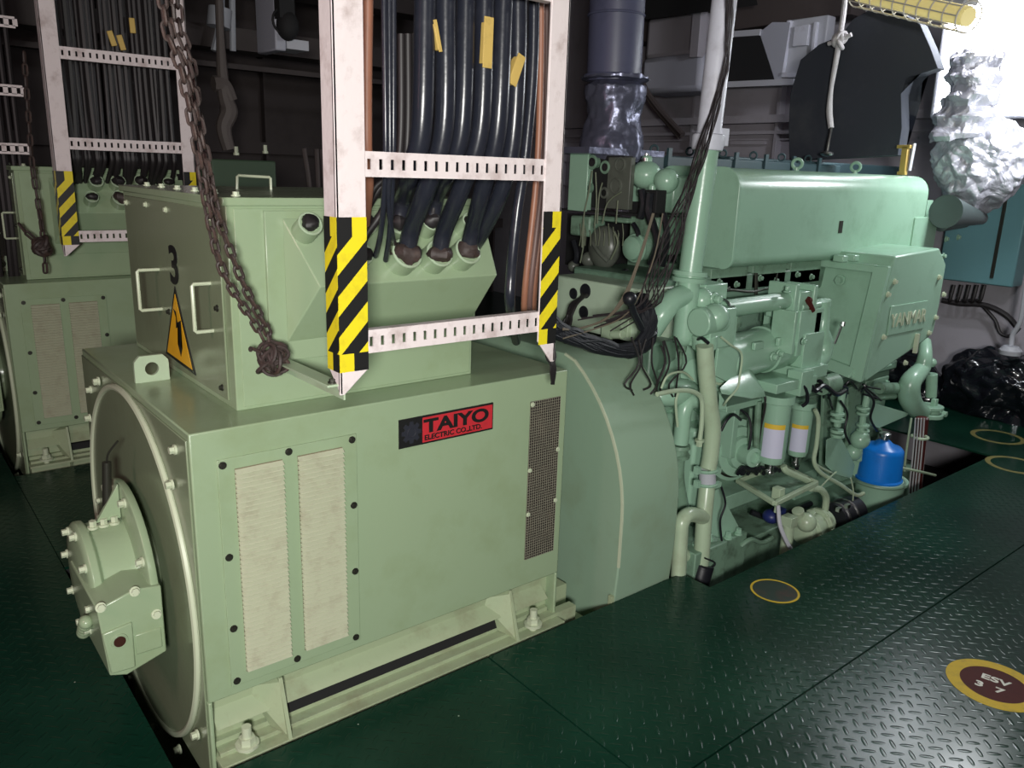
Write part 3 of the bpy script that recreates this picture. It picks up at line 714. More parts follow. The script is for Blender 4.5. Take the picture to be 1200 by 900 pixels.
for z in (1.71, 2.0, 2.33):
    m = MB(); xa, xb = .10, .80; y0 = 5.05
    m.box((xa,y0,z-.055),(xb,y0+.004,z-.042)); m.box((xa,y0,z-.013),(xb,y0+.004,z))
    for i in range(19): xc = xa+(xb-xa)*i/18; m.box((xc-.011,y0,z-.045),(xc+.011,y0+.004,z-.01))
    m.build('rung', WHITE, L3, smooth=False)
for xx in (.06,): m = MB(); m.box((xx,5.05,1.2),(xx+.06,5.06,3.4)); m.build('post', WHITE, L3)
chain([Y(28,60,4.76), Y(33,130,4.76), Y(38,195,4.76), Y(44,235,4.76), Y(50,275,4.77), Y(54,330,4.77)], 'thin chain hanging before the far generator at left', pitch=.05, r=.006)
chain([Y(22,262,4.76), Y(34,276,4.76), Y(48,285,4.77)], 'short thin chain slanting to the hook block of the far generator', pitch=.05, r=.006)
m = MB(); c = Y(50,289,4.74)
for k in range(12):
    m.torus(c+Vector((rnd.uniform(-.02,.02), 0, rnd.uniform(-.02,.02))), (rnd.uniform(-1,1), rnd.uniform(-1,1), rnd.uniform(-1,1)), .035, .010, n=14, m=6)
tag(m.build('chain_knot', RUST), 'rusty knot of chain hanging before the far generator at left', 'chain')

# ------------------------------------------------------------------ flywheel guard
m = MB(); gx0, gx1, gy, gz, R = 2.18, 2.52, 2.645, .35, .695
prof = []
for i in range(33):
    t = PI*(.06+.88*0) + (PI*1.0)*i/32
    prof.append((gy-R*math.cos(PI*i/32), min(gz+R*math.sin(PI*i/32), .94+.0004*i)))
prof = [(gy-R+.03, -.28)]+[(gy-R, gz-.2)]+prof+[(gy+R, gz-.2),(gy+R-.03,-.28)]
m.prism(prof, 'x', gx0, gx1)
FG = tag(thing('flywheel_guard', (2.35, gy, -.28), 'rounded pale green guard cover between generator and engine', 'machine guard'))
m.build('cover_shell', GUARD, FG, bevel=.006)
m = MB(); m.prism([(p[0]-.006 if p[0] < gy else p[0]+.006, p[1]+(.006 if p[1] > gz else 0)) for p in prof], 'x', gx0-.006, gx0+.004)
m.bm.free()
m = MB()
for a, b in zip(prof[1:13], prof[2:14]): m.bar((gx0+.0,a[0],a[1]), (gx0+.0,b[0],b[1]), .008, .010)
m.build('rolled_edge', BOLTP, FG)
m = MB(); m.box((gx0-.015, gy-R+.01, -.06), (gx0+.0, gy-R+.03, .02)); m.build('foot_tab', BED, FG)
# dim coupling end of the alternator behind the ladder foot
m = MB(); m.box((GX1+.005, 2.0, -.3), (gx0-.035, 3.15, -.12)); m.box((GX1+.005, 2.2, -.125),(gx0-.035, 2.26, -.02))
m.build('bed_plate', BED, GEN1, bevel=.003)

# ------------------------------------------------------------------ engine
EN = thing('engine', (4.0, 2.645, -.3), 'mint green marine diesel engine with long valve cover and pipework, right half', 'engine')
m = MB()
m.box((2.78,2.36,-.25),(5.10,2.95,.55)); m.box((2.80,2.42,.55),(5.10,2.92,1.10)); m.box((2.78,2.33,.50),(5.12,2.97,.56))
m.box((2.62,2.25,-.1),(2.80,3.05,.95)); m.box((2.80,2.36,1.08),(5.12,2.95,1.20))
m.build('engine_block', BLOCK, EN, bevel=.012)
m = MB()
for i in range(6):
    x = 2.93+i*.37; m.box((x,2.345,.06),(x+.29,2.36,.46)); 
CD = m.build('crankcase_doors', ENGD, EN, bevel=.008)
for i in range(6):
    x = 2.93+i*.37
    for a in (.03,.26):
        for z in (.10,.42): bolt((x+a,2.345,z),(0,-1,0),.010,.018,ENG,CD)
m = MB()
for i in range(6):
    x = 3.14+i*.335; m.box((x,2.36,1.12),(x+.29,2.9,1.235)); m.hexb((x+.06,2.36,1.17),(0,-1,0),.012,.02); m.hexb((x+.2,2.36,1.15),(0,-1,0),.012,.02)
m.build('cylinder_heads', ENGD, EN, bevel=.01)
# valve cover
def rrect(y0, y1, z0, z1, rt, rb, n=7):
    P = []
    for (cy, cz, r, a0) in ((y0+rt, z1-rt, rt, 90), (y0+rb, z0+rb, rb, 180), (y1-rb, z0+rb, rb, 270), (y1-rt, z1-rt, rt, 0)):
        for k in range(n): t = math.radians(a0+90*k/(n-1)); P.append((cy+r*math.cos(t), cz+r*math.sin(t)))
    return P
m = MB(); vx0, vx1 = 3.21, 5.16
m.prism(rrect(2.30,2.80,1.235,1.70,.10,.055), 'x', vx0, vx1-.05)
# bulged far end
a = rrect(2.30,2.80,1.235,1.70,.10,.055); b = rrect(2.34,2.76,1.275,1.66,.10,.055)
A = [m.bm.verts.new((vx1-.05,*p)) for p in a]; B = [m.bm.verts.new((vx1,*p)) for p in b]
for i in range(len(a)): m.bm.faces.new((A[i],A[(i+1)%len(a)],B[(i+1)%len(a)],B[i]))
m.bm.faces.new(B)
vc = m.build('valve_cover', ENG, EN, bevel=.006)
m = MB(); m.prism([(p[0]*1,p[1]) for p in rrect(2.296,2.804,1.231,1.704,.10,.055)], 'x', vx0-.006, vx0+.012); m.build('end_lip', ENG, vc, bevel=.003)
m = MB(); p = Y(986,266,2.295); m.box((p.x-.018,2.297,p.z-.032),(p.x+.018,2.301,p.z+.032)); m.build('badge', BOLTD, vc)
for (px, yy) in ((934,2.42),(1003,2.42)):
    q = MB(); p = Y(px,195,yy); q.cyl((p.x,yy,1.69),(p.x,yy,1.715),.012); q.torus((p.x,yy,1.735),(-.85,-.52,0),.024,.008,n=20); q.build('eyebolt', ENG, vc)
# vertical riser pipe, flange, tee and elbow
y = 2.17
m = MB(); t = Y(829,172,y); f = Y(809,318,y)
m.tube([t, f], .049, n=24, smooth=False); rp = m.build('riser_pipe', ENG, EN)
m = MB(); dz = (t-f).normalized(); m.lathe(f-dz*.045, dz, [(0,.072),(.018,.075),(.022,.066),(.026,.066),(.028,.075),(.046,.072)], n=28); m.build('pipe_flange', ENG, rp)
m = MB(); a = f-dz*.04; b = Y(801,394,y); m.tube([a, b], .047, n=20, smooth=False)
m.tube([Y(803,345,y), Y(788,352,y), Y(776,368,y), Y(764,388,y+.03)], [.045,.047,.046,.042], n=18); m.sphere(b, .046)
m.build('tee_pipe', ENG, rp)
m = MB(); m.cyl(Y(803,392,y), Y(799,412,y), .018); m.tube([Y(799,405,y), Y(797,432,y), Y(793,446,y), Y(778,458,y), Y(765,468,y)], .007, n=8); m.build('drain_pipe', ENGD, rp)
# thermostat / valve cluster left of the horizontal tube
m = MB(); y = 2.10
m.obox(Y(832,382,y), .17, .14, .17); m.obox(Y(826,348,y+.12), .16, .12, .13); m.cyl(Y(818,378,y-.03), Y(843,374,y-.03), .060)
m.cyl(Y(826,392,y-.02), Y(826,408,y-.02), .055); m.sphere(Y(838,372,y-.05), .06); m.sphere(Y(822,352,y+.05), .055)
m.hexb(Y(836,350,y), (0,-1,0), .02, .04); m.cyl(Y(800,330,y+.1),Y(790,352,y+.12),.025)
m.build('valve_body', ENG, EN, bevel=.012)
m = MB(); a = Y(848,362,2.10); b = Y(922,352,2.10); m.tube([a,b], .040, n=20, smooth=False); m.build('coolant_tube', ENG, EN)
m = MB(); m.torus(Y(846,363,2.10),(1,0,0),.044,.007,n=24,m=6); m.obox(Y(846,363,2.10)+Vector((0,-.05,0)), .02,.015,.05); m.build('hose_clamp', STEEL, EN)
m = MB(); m.obox(Y(931,357,2.12), .15,.14,.15); m.obox(Y(917,352,2.12), .03,.15,.17); m.obox(Y(938,350,2.12), .03,.16,.15); m.hexb(Y(922,343,2.05),(0,0,1),.012,.03)
m.cyl(Y(938,360,2.06), Y(960,357,2.06), .018)
m.build('pipe_coupling', ENG, EN, bevel=.008)
m = MB(); m.cyl(Y(946,350,2.045), Y(952,364,2.045), .014); m.sphere(Y(948,352,2.05), .017); m.build('rust_patch_union', MAROON, EN)
# C shaped elbow
m = MB(); y = 2.08
m.tube([Y(965,355,y), Y(965,372,y), Y(963,388,y), Y(966,402,y), Y(962,418,y), Y(950,428,y), Y(938,431,y)], [.028,.030,.036,.044,.047,.044,.040], n=18); m.cyl(Y(965,352,y), Y(965,358,y), .036)
m.build('elbow_pipe', ENG, EN)
m = MB(); m.tube([Y(978,403,2.0), Y(987,380,2.0)], .006, n=8, smooth=False); m.tube([Y(987,382,1.99), Y(988,377,1.99)], .012, n=10, smooth=False); m.build('lever', STEEL, EN)
m = MB(); m.tube([Y(886,320,2.28), Y(886,345,2.27)], .009, n=8, smooth=False); m.tube([Y(911,320,2.28), Y(905,350,2.25)], .004, n=6, smooth=False); m.tube([Y(800,345,2.3),Y(845,340,2.3),Y(855,337,2.3)],.006,n=6); m.build('injector_pipes', BOLTD, EN)
# oil cooler
m = MB(); y = 2.16; a = Y(838,424,y); b = Y(930,400,y)
b = Vector((b.x, y, a.z+.03))
m.lathe(a, (b-a), [(0,.10),(.02,.118),(.06,.118),(.065,.105),((b-a).length*.55,.105),((b-a).length*.56,.113),((b-a).length-.06,.113),((b-a).length-.02,.10),((b-a).length,.05)], n=36)
oc = m.build('oil_cooler', ENG, EN)
m = MB(); m.obox(Y(888,405,2.055), .07,.02,.035); m.obox(Y(915,400,2.055), .06,.02,.04); m.hexb(Y(905,418,2.05),(0,-1,0),.016,.03); m.hexb(Y(912,414,2.05),(0,-1,0),.014,.03)
m.build('cooler_bosses', ENG, oc, bevel=.004)
m = MB(); m.obox(Y(928,385,2.14),.20,.20,.22); m.obox(Y(933,412,2.12),.17,.18,.22); m.obox(Y(918,388,2.05),.02,.12,.2); m.obox(Y(934,432,2.10),.22,.20,.06)
m.obox(Y(915,446,2.08),.34,.18,.045); m.obox(Y(937,447,2.02),.10,.08,.12); m.obox(Y(945,380,2.1),.05,.12,.14)
m.hexb(Y(941,400,2.0),(0,-1,0),.012,.02)
m.build('filter_head', ENG, EN, bevel=.010)
# round casing with oval cover, behind the long pipe
m = MB(); c = Y(846,432,2.12); m.lathe(c+Vector((.02,.1,0)), (-.35,-1,0), [(0,.11),(.08,.115),(.10,.105),(.10,.062),(.125,.060),(.128,0)], n=32)
m.obox(Y(842,395,2.16),.09,.12,.22); m.quad(Y(845,385,2.05), Y(868,414,2.05), Y(866,455,2.05), Y(838,440,2.05), .015)
m.build('water_pump', ENG, EN, bevel=.003)
m = MB(); m.torus(c+Vector((-.02,-.02,0)), (-.35,-1,0), .065, .006, n=28); m.build('cover_rim', CREAM, EN)
# pointed bracket below the cooler
m = MB(); m.hull([Y(843,455,2.02),Y(850,449,2.06),Y(875,424,2.10),Y(878,438,2.04),Y(896,459,1.99),Y(898,465,2.0),Y(880,468,1.99),Y(846,462,2.0),Y(880,440,2.2),Y(850,448,2.2)])
m.build('mounting_bracket', ENG, EN, bevel=.005)
m = MB(); m.hull([Y(843,460,2.04),Y(852,474,2.03),Y(851,480,2.03),Y(842,480,2.04),Y(845,470,2.1)]); m.build('small_bracket', ENG, EN, bevel=.003)
# conical end casing left of the pipe
m = MB(); m.lathe(Y(800,440,2.3), (-.5,-1,.1), [(0,.20),(.06,.19),(.10,.13),(.15,.10)], n=28); m.hull([Y(765,430,2.28),Y(800,415,2.25),Y(815,480,2.25),Y(775,500,2.3),Y(790,450,2.15)])
m.sphere(Y(790,460,2.17), .10, sc=(1.5,.7,.6)); m.build('end_casing', ENG, EN)
# tall bell housing / side steps behind pipes
m = MB(); m.box((2.60,2.22,.30),(2.85,2.36,.62)); m.obox(Y(812,545,2.16),.16,.12,.40); m.obox(Y(805,480,2.25),.25,.1,.25)
m.build('gear_casing', ENG, EN, bevel=.015)
# long down pipe in the middle
m = MB(); y = 2.03
m.tube([Y(826,405,y), Y(827,425,y), Y(831,470,y), Y(835,500,y), Y(833,530,y), Y(830,548,y), Y(828,552,y)], .036, n=20); dpipe = m.build('down_pipe', CREAM, EN)
m = MB(); m.tube([Y(829,566,y), Y(826,595,y-.02), Y(824,620,y-.03), Y(822,652,y-.04), Y(820,664,y-.04)], .036, n=20)
m.tube([Y(824,606,y-.03), Y(808,603,y-.05), Y(799,612,y-.06), Y(797,632,y-.06), Y(795,676,y-.07), Y(794,700,y-.07)], .033, n=18, sub=8)
m.build('branch_pipe', CREAM, dpipe)
m = MB(); m.cyl(Y(829,550,y), Y(829,566,y), .037); m.build('rubber_sleeve', GALV, dpipe)
for py in (551,567):
    q = MB(); q.torus(Y(829,py,y),(0,.1,1),.040,.008,n=22,m=6); q.obox(Y(840,py+1,y-.03),.04,.02,.022); q.obox(Y(817,py,y-.03),.02,.025,.03); q.build('hose_clamp', ENG, dpipe)
m = MB(); m.tube([Y(824,662,1.98), Y(819,690,1.97), Y(824,720,1.97)], [.05,.045,.04], n=14); m.tube([Y(826,654,1.95),Y(838,660,1.94),Y(832,666,1.94),Y(822,664,1.94)],.004,n=6); m.build('rubber_boot', BLACK, dpipe)
m = MB(); m.tube([Y(793,640,2.02),Y(806,652,2.02),Y(812,665,2.02)], .022, n=12); m.build('small_elbow', CREAM, dpipe)
# second pipe to the left and thin hooked pipe
m = MB(); y = 2.12; m.tube([Y(823,478,y+.05), Y(815,470,y), Y(806,472,y), Y(801,484,y), Y(799,505,y), Y(797,520,y)], .035, n=16, sub=7); lp = m.build('bent_pipe', ENG, EN)
m = MB(); m.lathe(Y(797,521,y),(0,0,-1),[(0,.045),(.015,.047),(.02,.038),(.04,.038),(.045,.048),(.06,.045)],n=20); m.tube([Y(795,526,y), Y(793,560,y), Y(800,600,y)], .034, n=14); m.build('pipe_joint', ENGD, lp)
m = MB(); m.tube([Y(770,462,2.0), Y(790,458,2.0), Y(808,458,2.0), Y(820,464,2.0), Y(823,476,2.0), Y(822,500,2.0), Y(820,515,2.0)], .010, n=10); m.hexb(Y(820,515,2.0),(0,0,-1),.014,.03); m.build('hooked_pipe', CREAM, EN)
m = MB(); m.tube([Y(845,395,2.0), Y(856,404,1.99), Y(869,415,1.99), Y(867,440,1.99), Y(864,455,1.99), Y(853,468,1.99), Y(848,475,2.02)], .005, n=8); m.tube([Y(775,455,2.05),Y(783,440,2.04),Y(800,436,2.04),Y(812,445,2.05)],.005,n=8)
m.tube([Y(794,500,2.1),Y(792,470,2.1),Y(798,455,2.1)],.006,n=8)
m.build('fuel_lines', CREAM, EN)
# crankshaft side pulley
m = MB(); c = Y(872,528,2.2); d = Vector((-.25,-1,.05)); c = c+Vector((-.03,.05,0))
m.lathe(c, d, [(0,.16),(.02,.16),(.03,.13),(.055,.128),(.06,.085),(.085,.08),(.09,.050),(.16,.048),(.165,.03),(.15,.025),(.15,0)], n=36)
pl = m.build('pump_drive', ENG, EN)
m = MB(); m.torus(c+d.normalized()*.03, d, .135, .006, a0=.6, a1=2.6, n=20); m.build('cover_slot', BOLTD, pl)
# vertical rods / conduits right of pulley
m = MB(); m.tube([Y(889,470,2.12), Y(885,545,2.12)], .016, n=10, smooth=False); m.tube([Y(880,478,2.15), Y(877,540,2.15)], .009, n=8, smooth=False); m.tube([Y(898,470,2.15),Y(893,548,2.15)],.013,n=8,smooth=False)
m.build('upright_rods', ENGD, EN)
# oil filters
def canister(px, py0, py1, y, r, nm, lab):
    t = Y(px-2,py0,y); b = Y(px-2,py1,y); b = Vector((t.x,t.y,b.z)); h = (t-b).length; x = (b-t).normalized()
    m = MB(); m.lathe(t, x, [(0,r*1.18),(.035,r*1.2),(.04,r*1.02),(.06,r),(h-.035,r*.97),(h-.012,r*.86),(h,r*.45)], n=32)
    o = m.build('oil_filter', ENG, EN)
    m = MB(); cc = t+x*h*.62; n = 14; hh = h*.24; 
    fr = (CAM-cc); a0 = math.atan2(fr.y, fr.x)
    for (za, zb, mi) in ((hh,hh*.72,1),(hh*.72,-hh,0)):
        for i in range(n):
            A = a0-.78+1.5*i/n; B = a0-.78+1.5*(i+1)/n; rr = r*1.04+.002
            V = [m.bm.verts.new(cc+Vector((math.cos(t_)*rr, math.sin(t_)*rr, z_))) for (t_, z_) in ((A,za),(B,za),(B,zb),(A,zb))]
            V2 = [m.bm.verts.new(cc+Vector((math.cos(t_)*(rr-.002), math.sin(t_)*(rr-.002), z_))) for (t_, z_) in ((A,za),(B,za),(B,zb),(A,zb))]
            m.bm.faces.new(V).material_index = mi; m.bm.faces.new(V2[::-1]).material_index = mi
            for k in range(4): m.bm.faces.new((V[k],V[(k+1)%4],V2[(k+1)%4],V2[k])).material_index = mi
    m.build('label', [LABW, LABY], o)
    m = MB(); m.cyl(b, b+x*.04, r*.25); m.sphere(b+x*.045, r*.28); m.cyl(b+x*.03+Vector((-.03,0,0)), b+x*.06+Vector((.03,0,0)), .008); m.build('drain_cock', STEEL, o)
    return o
canister(915, 462, 540, 2.06, .066, 'a', '')
canister(944, 470, 532, 2.14, .055, 'b', '')
# drip tray
m = MB(); A_, B_, C_, D_ = Y(864,562,2.05), Y(925,592,1.93), Y(962,572,2.02), Y(905,545,2.25)
zt = (A_.z+B_.z+C_.z)/3
A_, B_, C_, D_ = Z(864,563,zt), Z(908,590,zt), Z(957,566,zt), Z(915,545,zt)
for a, b in ((A_,B_),(B_,C_),(C_,D_),(D_,A_)): m.bar(a, b, .022, .022)
tr = m.build('tray_frame', CREAM, EN, bevel=.003)
m = MB(); m.hull([p+Vector((0,0,-.01)) for p in (A_,B_,C_,D_)]+[p+Vector((0,0,-.016)) for p in (A_,B_,C_,D_)]); m.build('tray_floor', ENGD, tr)
m = MB(); q_ = Y(912,578,1.98); m.obox(q_, .045,.045,.06); m.cyl(q_+Vector((0,0,-.03)), q_+Vector((-.005,0,-.10)), .008); m.build('drain_block', CREAM, tr, bevel=.003)
m = MB(); m.tube([Y(912,592,1.96), Y(914,615,1.93), Y(922,635,1.90), Y(932,652,1.88)], .010, n=8); m.build('drain_hose', GALV, tr)
m = MB(); m.tube([Y(918,546,2.05), Y(922,552,2.04), Y(940,560,2.02), Y(956,568,2.0)], .017, n=10); m.tube([Y(950,572,1.98), Y(962,574,1.97), Y(968,584,1.97), Y(966,602,1.97)], .018, n=10, sub=7); m.build('return_pipe', CREAM, tr)
# engine feet and base
m = MB(); y0 = 2.0
m.hull([Y(836,575,2.12),Y(842,572,2.12),Y(866,618,2.06),Y(866,634,2.06),Y(832,640,2.06),Y(832,612,2.06),Y(838,576,2.3),Y(864,620,2.3),Y(832,620,2.3)])
m.build('engine_foot', ENG, EN, bevel=.004)
m = MB(); a = Y(832,650,1.98); b = Y(868,690,1.98); m.box((2.70,1.97,-.42),(2.93,2.35,.045)); m.box((2.93,2.02,-.42),(3.16,2.35,.01)); m.box((2.7,2.1,-.42),(5.2,2.4,-.10)); m.box((2.6,1.95,-.44),(5.3,2.36,-.30))
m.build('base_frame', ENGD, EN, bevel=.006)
for (x, z) in ((2.78,.045),(2.87,.045),(3.02,.01),(3.1,.01)): bolt((x,2.03,z),(0,0,1),.014,.03,ENG,EN)
m = MB(); m.box((3.2,2.22,.02),(3.9,2.36,.10)); m.box((3.95,2.25,-.1),(4.6,2.36,.05))
m.build('base_block', ENG, EN, bevel=.003)
# lube pump at the floor edge
m = MB(); y = 1.97
m.lathe(Y(938,625,y), (1,.05,0), [(0,.03),(.01,.062),(.05,.066),(.055,.085),(.08,.085),(.085,.07),(.16,.068),(.165,.088),(.19,.088),(.195,.07),(.24,.07),(.245,.055)], n=28)
m.obox(Y(925,610,y), .06,.06,.05); m.cyl(Y(924,615,y), Y(920,652,y), .030); m.cyl(Y(935,598,y), Y(938,615,y), .030); m.cyl(Y(950,600,y), Y(952,620,y), .024); m.sphere(Y(945,612,y-.03), .05)
for dx in (.065,.175):
    for k in range(6):
        t = 2*PI*k/6; p = Y(938,625,y)+Vector((dx,.078*math.cos(t),.078*math.sin(t))); m.hexb(p,(-1,0,0),.009,.016)
m.build('priming_pump', CREAM, EN, bevel=.003)
m = MB(); m.cyl(Y(975,608,y), Y(1000,598,y), .082); hs = m.build('suction_hose', BLACK, EN)
for px in (979,989):
    q = MB(); q.torus(Y(px,607-(px-979)*.4,y),(1,.05,0),.084,.007,n=24,m=6); q.obox(Y(px+4,597-(px-979)*.4,y-.07),.03,.02,.02); q.build('hose_clamp', STEEL, hs)
m = MB(); m.sphere(Y(904,605,2.05), .045, sc=(1,1,.8)); m.obox(Y(912,603,2.04),.05,.05,.07); m.build('blue_cap', NAVY, EN)
# sprayed casings right half below the intercooler
m = MB(); y = 2.2
for (pa, pb) in (((962,470),(978,590)),((1000,455),(1020,530))): pass
m.quad(Y(966,462,2.18), Y(988,452,2.18), Y(985,520,2.18), Y(962,560,2.18), .02); m.quad(Y(994,455,2.14), Y(1010,448,2.14), Y(1008,500,2.14), Y(993,530,2.14), .02)
m.build('inspection_panels', ENGD, EN, bevel=.004)
m = MB(); y = 2.06
m.tube([Y(988,455,y), Y(984,480,y), Y(981,500,y)], .020, n=12); 
for py in (487,494,507,512): m.lathe(Y(981,py,y),(0,0,1),[(0,.038),(.018,.038)],n=18)
m.hull([Y(968,515,y),Y(983,508,y),Y(990,520,y),Y(1002,545,y),Y(998,562,y),Y(978,556,y),Y(967,545,y),Y(975,530,y+.12),Y(990,550,y+.12)])
m.build('valve_fitting', ENG, EN, bevel=.004)
m = MB(); y = 2.08
m.tube([Y(1017,462,y), Y(1013,480,y), Y(1010,500,y), Y(1006,540,y)], .018, n=10); 
for py in (480,486,500,506): m.lathe(Y(1011,py,y),(0,0,1),[(0,.036),(.016,.036)],n=16)
m.sphere(Y(1008,515,y), .055); m.sphere(Y(1000,530,y+.03), .05); m.obox(Y(1008,540,y+.05),.08,.08,.18)
m.build('valve_stack', ENG, EN, bevel=.004)
m = MB(); m.hull([Y(1023,472,2.12),Y(1065,484,2.12),Y(1062,488,2.12),Y(1030,502,2.12),Y(1018,498,2.12),Y(1023,472,2.15),Y(1062,486,2.15),Y(1020,498,2.15)]); m.build('triangular_bracket', ENG, EN, bevel=.003)
m = MB(); m.cyl(Y(962,452,2.05), Y(978,448,2.05), .05); m.cyl(Y(1030,455,2.2), Y(1052,455,2.2), .035); m.cyl(Y(1025,466,2.2),Y(1048,464,2.2),.02); m.build('fuel_strainer', ENGD, EN, bevel=.003)
m = MB(); m.tube([Y(955,480,2.02), Y(959,492,2.01), Y(957,520,2.01), Y(954,540,2.01), Y(962,554,2.0), Y(985,568,1.98), Y(1003,580,1.96), Y(1012,578,1.95)], .011, n=10)
m.tube([Y(957,545,2.05),Y(975,555,2.05)],.008,n=8); m.tube([Y(958,575,1.96),Y(972,560,1.98),Y(980,553,1.99)],.004,n=6)
m.tube([Y(997,560,1.96),Y(1000,575,1.95),Y(999,590,1.95)],.004,n=6)
m.build('oil_line', CREAM, EN)
m = MB(); rn = random.Random(11)
for k in range(14):
    px = rn.uniform(945,1012); py = 448+rn.uniform(-6,14); m.tube([Y(px,py,2.06), Y(px+rn.uniform(5,18),py+rn.uniform(-8,10),2.04), Y(px+rn.uniform(5,25),py+rn.uniform(0,22),2.08)], .006, n=6)
for k in range(8):
    px = rn.uniform(860,900); m.tube([Y(px,556,2.14), Y(px+6,548,2.12), Y(px+14,552,2.12)], .010, n=6)
m.build('grimy_hoses', BLACK, EN)
for (pts, rr_, mt_) in (
    (((800,420,2.25),(812,436,2.2),(822,452,2.18),(838,470,2.16)),.010,BLACK),
    (((845,505,2.14),(852,492,2.13),(860,486,2.13),(868,492,2.14)),.007,BLACK),
    (((868,480,2.2),(878,490,2.15),(880,512,2.12),(874,540,2.12)),.006,BLACK),
    (((893,455,2.1),(897,470,2.08),(893,500,2.1),(890,540,2.1)),.006,DARKW),
    (((925,460,2.2),(930,480,2.18),(928,520,2.18),(934,550,2.15)),.010,BLACK),
    (((948,446,2.02),(955,458,2.0),(966,452,2.0),(980,462,2.0),(990,458,2.02)),.012,BLACK),
    (((935,448,2.0),(944,456,1.98),(946,470,1.98),(940,476,2.0)),.009,BLACK),
    (((838,345,2.2),(856,340,2.18),(880,342,2.18),(900,338,2.2)),.006,BOLTD),
    (((815,400,2.1),(822,396,2.05),(830,402,2.0)),.008,BLACK),
    (((985,470,2.0),(993,485,2.0),(990,505,2.0),(996,520,2.0)),.006,BLACK),
    (((1012,455,2.02),(1024,470,2.0),(1020,490,2.02),(1028,505,2.02)),.007,BLACK),
    (((880,600,2.2),(900,606,2.15),(925,600,2.15),(950,590,2.15)),.016,BLACK),
    (((868,640,2.02),(880,632,2.0),(893,636,2.0),(905,630,2.0)),.012,ENGD),
    (((845,570,2.0),(850,590,1.99),(844,610,1.99),(846,635,1.99)),.005,BLACK)):
    q = MB(); q.tube([Y(*p) for p in pts], rr_, n=8); q.build('hose', mt_, EN)
q = MB(); q.box((3.0,2.30,.57),(4.9,2.42,.62)); q.box((3.0,2.26,.56),(4.9,2.40,.575)); q.build('side_rail', ENG, EN, bevel=.004)
q = MB(); q.obox(Y(858,470,2.2),.30,.16,.03); q.obox(Y(852,500,2.22),.04,.1,.30); q.build('stay_plate', ENG, EN, bevel=.004)
for k in range(7):
    x = 3.05+.27*k; q = MB(); q.cyl((x,2.33,.66),(x,2.33,.98),.022); q.cyl((x,2.33,.64),(x,2.33,.68),.036); q.cyl((x,2.33,.95),(x,2.33,1.0),.034); q.build('pushrod_tube', ENGD, EN)
# centrifugal filter: blue canister on a round base
y = 2.03; c = Y(1029,562,y)
m = MB(); b = Y(1027,592,y); m.lathe(b-Vector((0,0,.05)), (0,0,1), [(0,.09),(.03,.12),(c.z-b.z+.035,.135),(c.z-b.z+.04,.15),(c.z-b.z+.055,.15),(c.z-b.z+.06,.13)], n=36); m.obox(b+Vector((.02,.0,-.06)),.26,.2,.06)
fb = m.build('filter_base', ENG, EN)
m = MB(); m.lathe(c+Vector((0,0,.005)), (0,0,1), [(0,.128),(.012,.130),(.02,.122),(.17,.114),(.185,.112),(.20,.100),(.212,.06),(.235,.035),(.24,.02)], n=40); cb = m.build('blue_canister', BLUE, EN)
m = MB(); m.cyl(c+Vector((0,0,.235)), c+Vector((0,0,.265)), .018); m.lathe(c+Vector((0,0,.262)),(0,0,1),[(0,.03),(.02,.032),(.028,.02)],n=18); m.build('cap_nut', STEEL, cb)
m = MB(); m.torus(c, (0,0,1), .140, .012, n=36); m.build('clamp_ring', ENGD, fb)
# bundle of bright tubes with clamp
m = MB(); t = Y(1080,490,2.02); 
for k in range(5): 
    m.tube([Y(1073+3.4*k,490,2.02), Y(1070+3.4*k,530,2.02), Y(1065+3.4*k,580,2.02), Y(1063+3.4*k,620,2.02)], .0048, n=8)
tb = m.build('tube_bundle', mat('bright_tube',(.75,.72,.75),.25,metal=.4), EN)
m = MB(); m.tube([Y(1081,490,2.05), Y(1074,560,2.05), Y(1070,620,2.05)], .036, n=14); m.build('hose_core', MAROON, tb)
m = MB(); m.torus(Y(1078,512,2.03),(0,0,1),.045,.009,n=22); m.tube([Y(1055,548,2.0),Y(1075,552,1.97),Y(1096,557,1.97)],.008,n=8); m.tube([Y(1068,490,2.1),Y(1062,530,2.1),Y(1060,552,2.1)],.007,n=8)
m.build('clamp_bar', CREAM, tb)
# U shaped pipe at the far right
m = MB(); y = 2.14
m.tube([Y(1084,400,y+.05), Y(1084,418,y), Y(1080,432,y), Y(1067,448,y), Y(1066,466,y), Y(1074,479,y), Y(1088,484,y)], [.035,.042,.05,.062,.065,.06,.05], n=20, sub=7)
up = m.build('return_bend', ENG, EN)
m = MB(); m.tube([Y(1092,438,y+.05), Y(1091,465,y+.04)], .035, n=14, smooth=False); m.sphere(Y(1092,425,y+.05), .03); m.lathe(Y(1088,488,y-.02),(0,0,1),[(0,.085),(.025,.085),(.03,.06),(.05,.06),(.055,.08),(.075,.08)],n=24)
m.obox(Y(1094,478,y-.04),.04,.03,.12); m.hexb(Y(1102,484,y-.05),(0,-1,0),.02,.04); m.build('pipe_flange', ENG, up, bevel=.003)
# intercooler with raised maker name
IX0, IX1, IY = 4.10, 4.80, 2.0
def Ic(px, py): return Y(px, py, IY)
TL, TR, BR, BL = Ic(1045,312), Ic(1108,303), Ic(1086,400), Ic(1012,448)
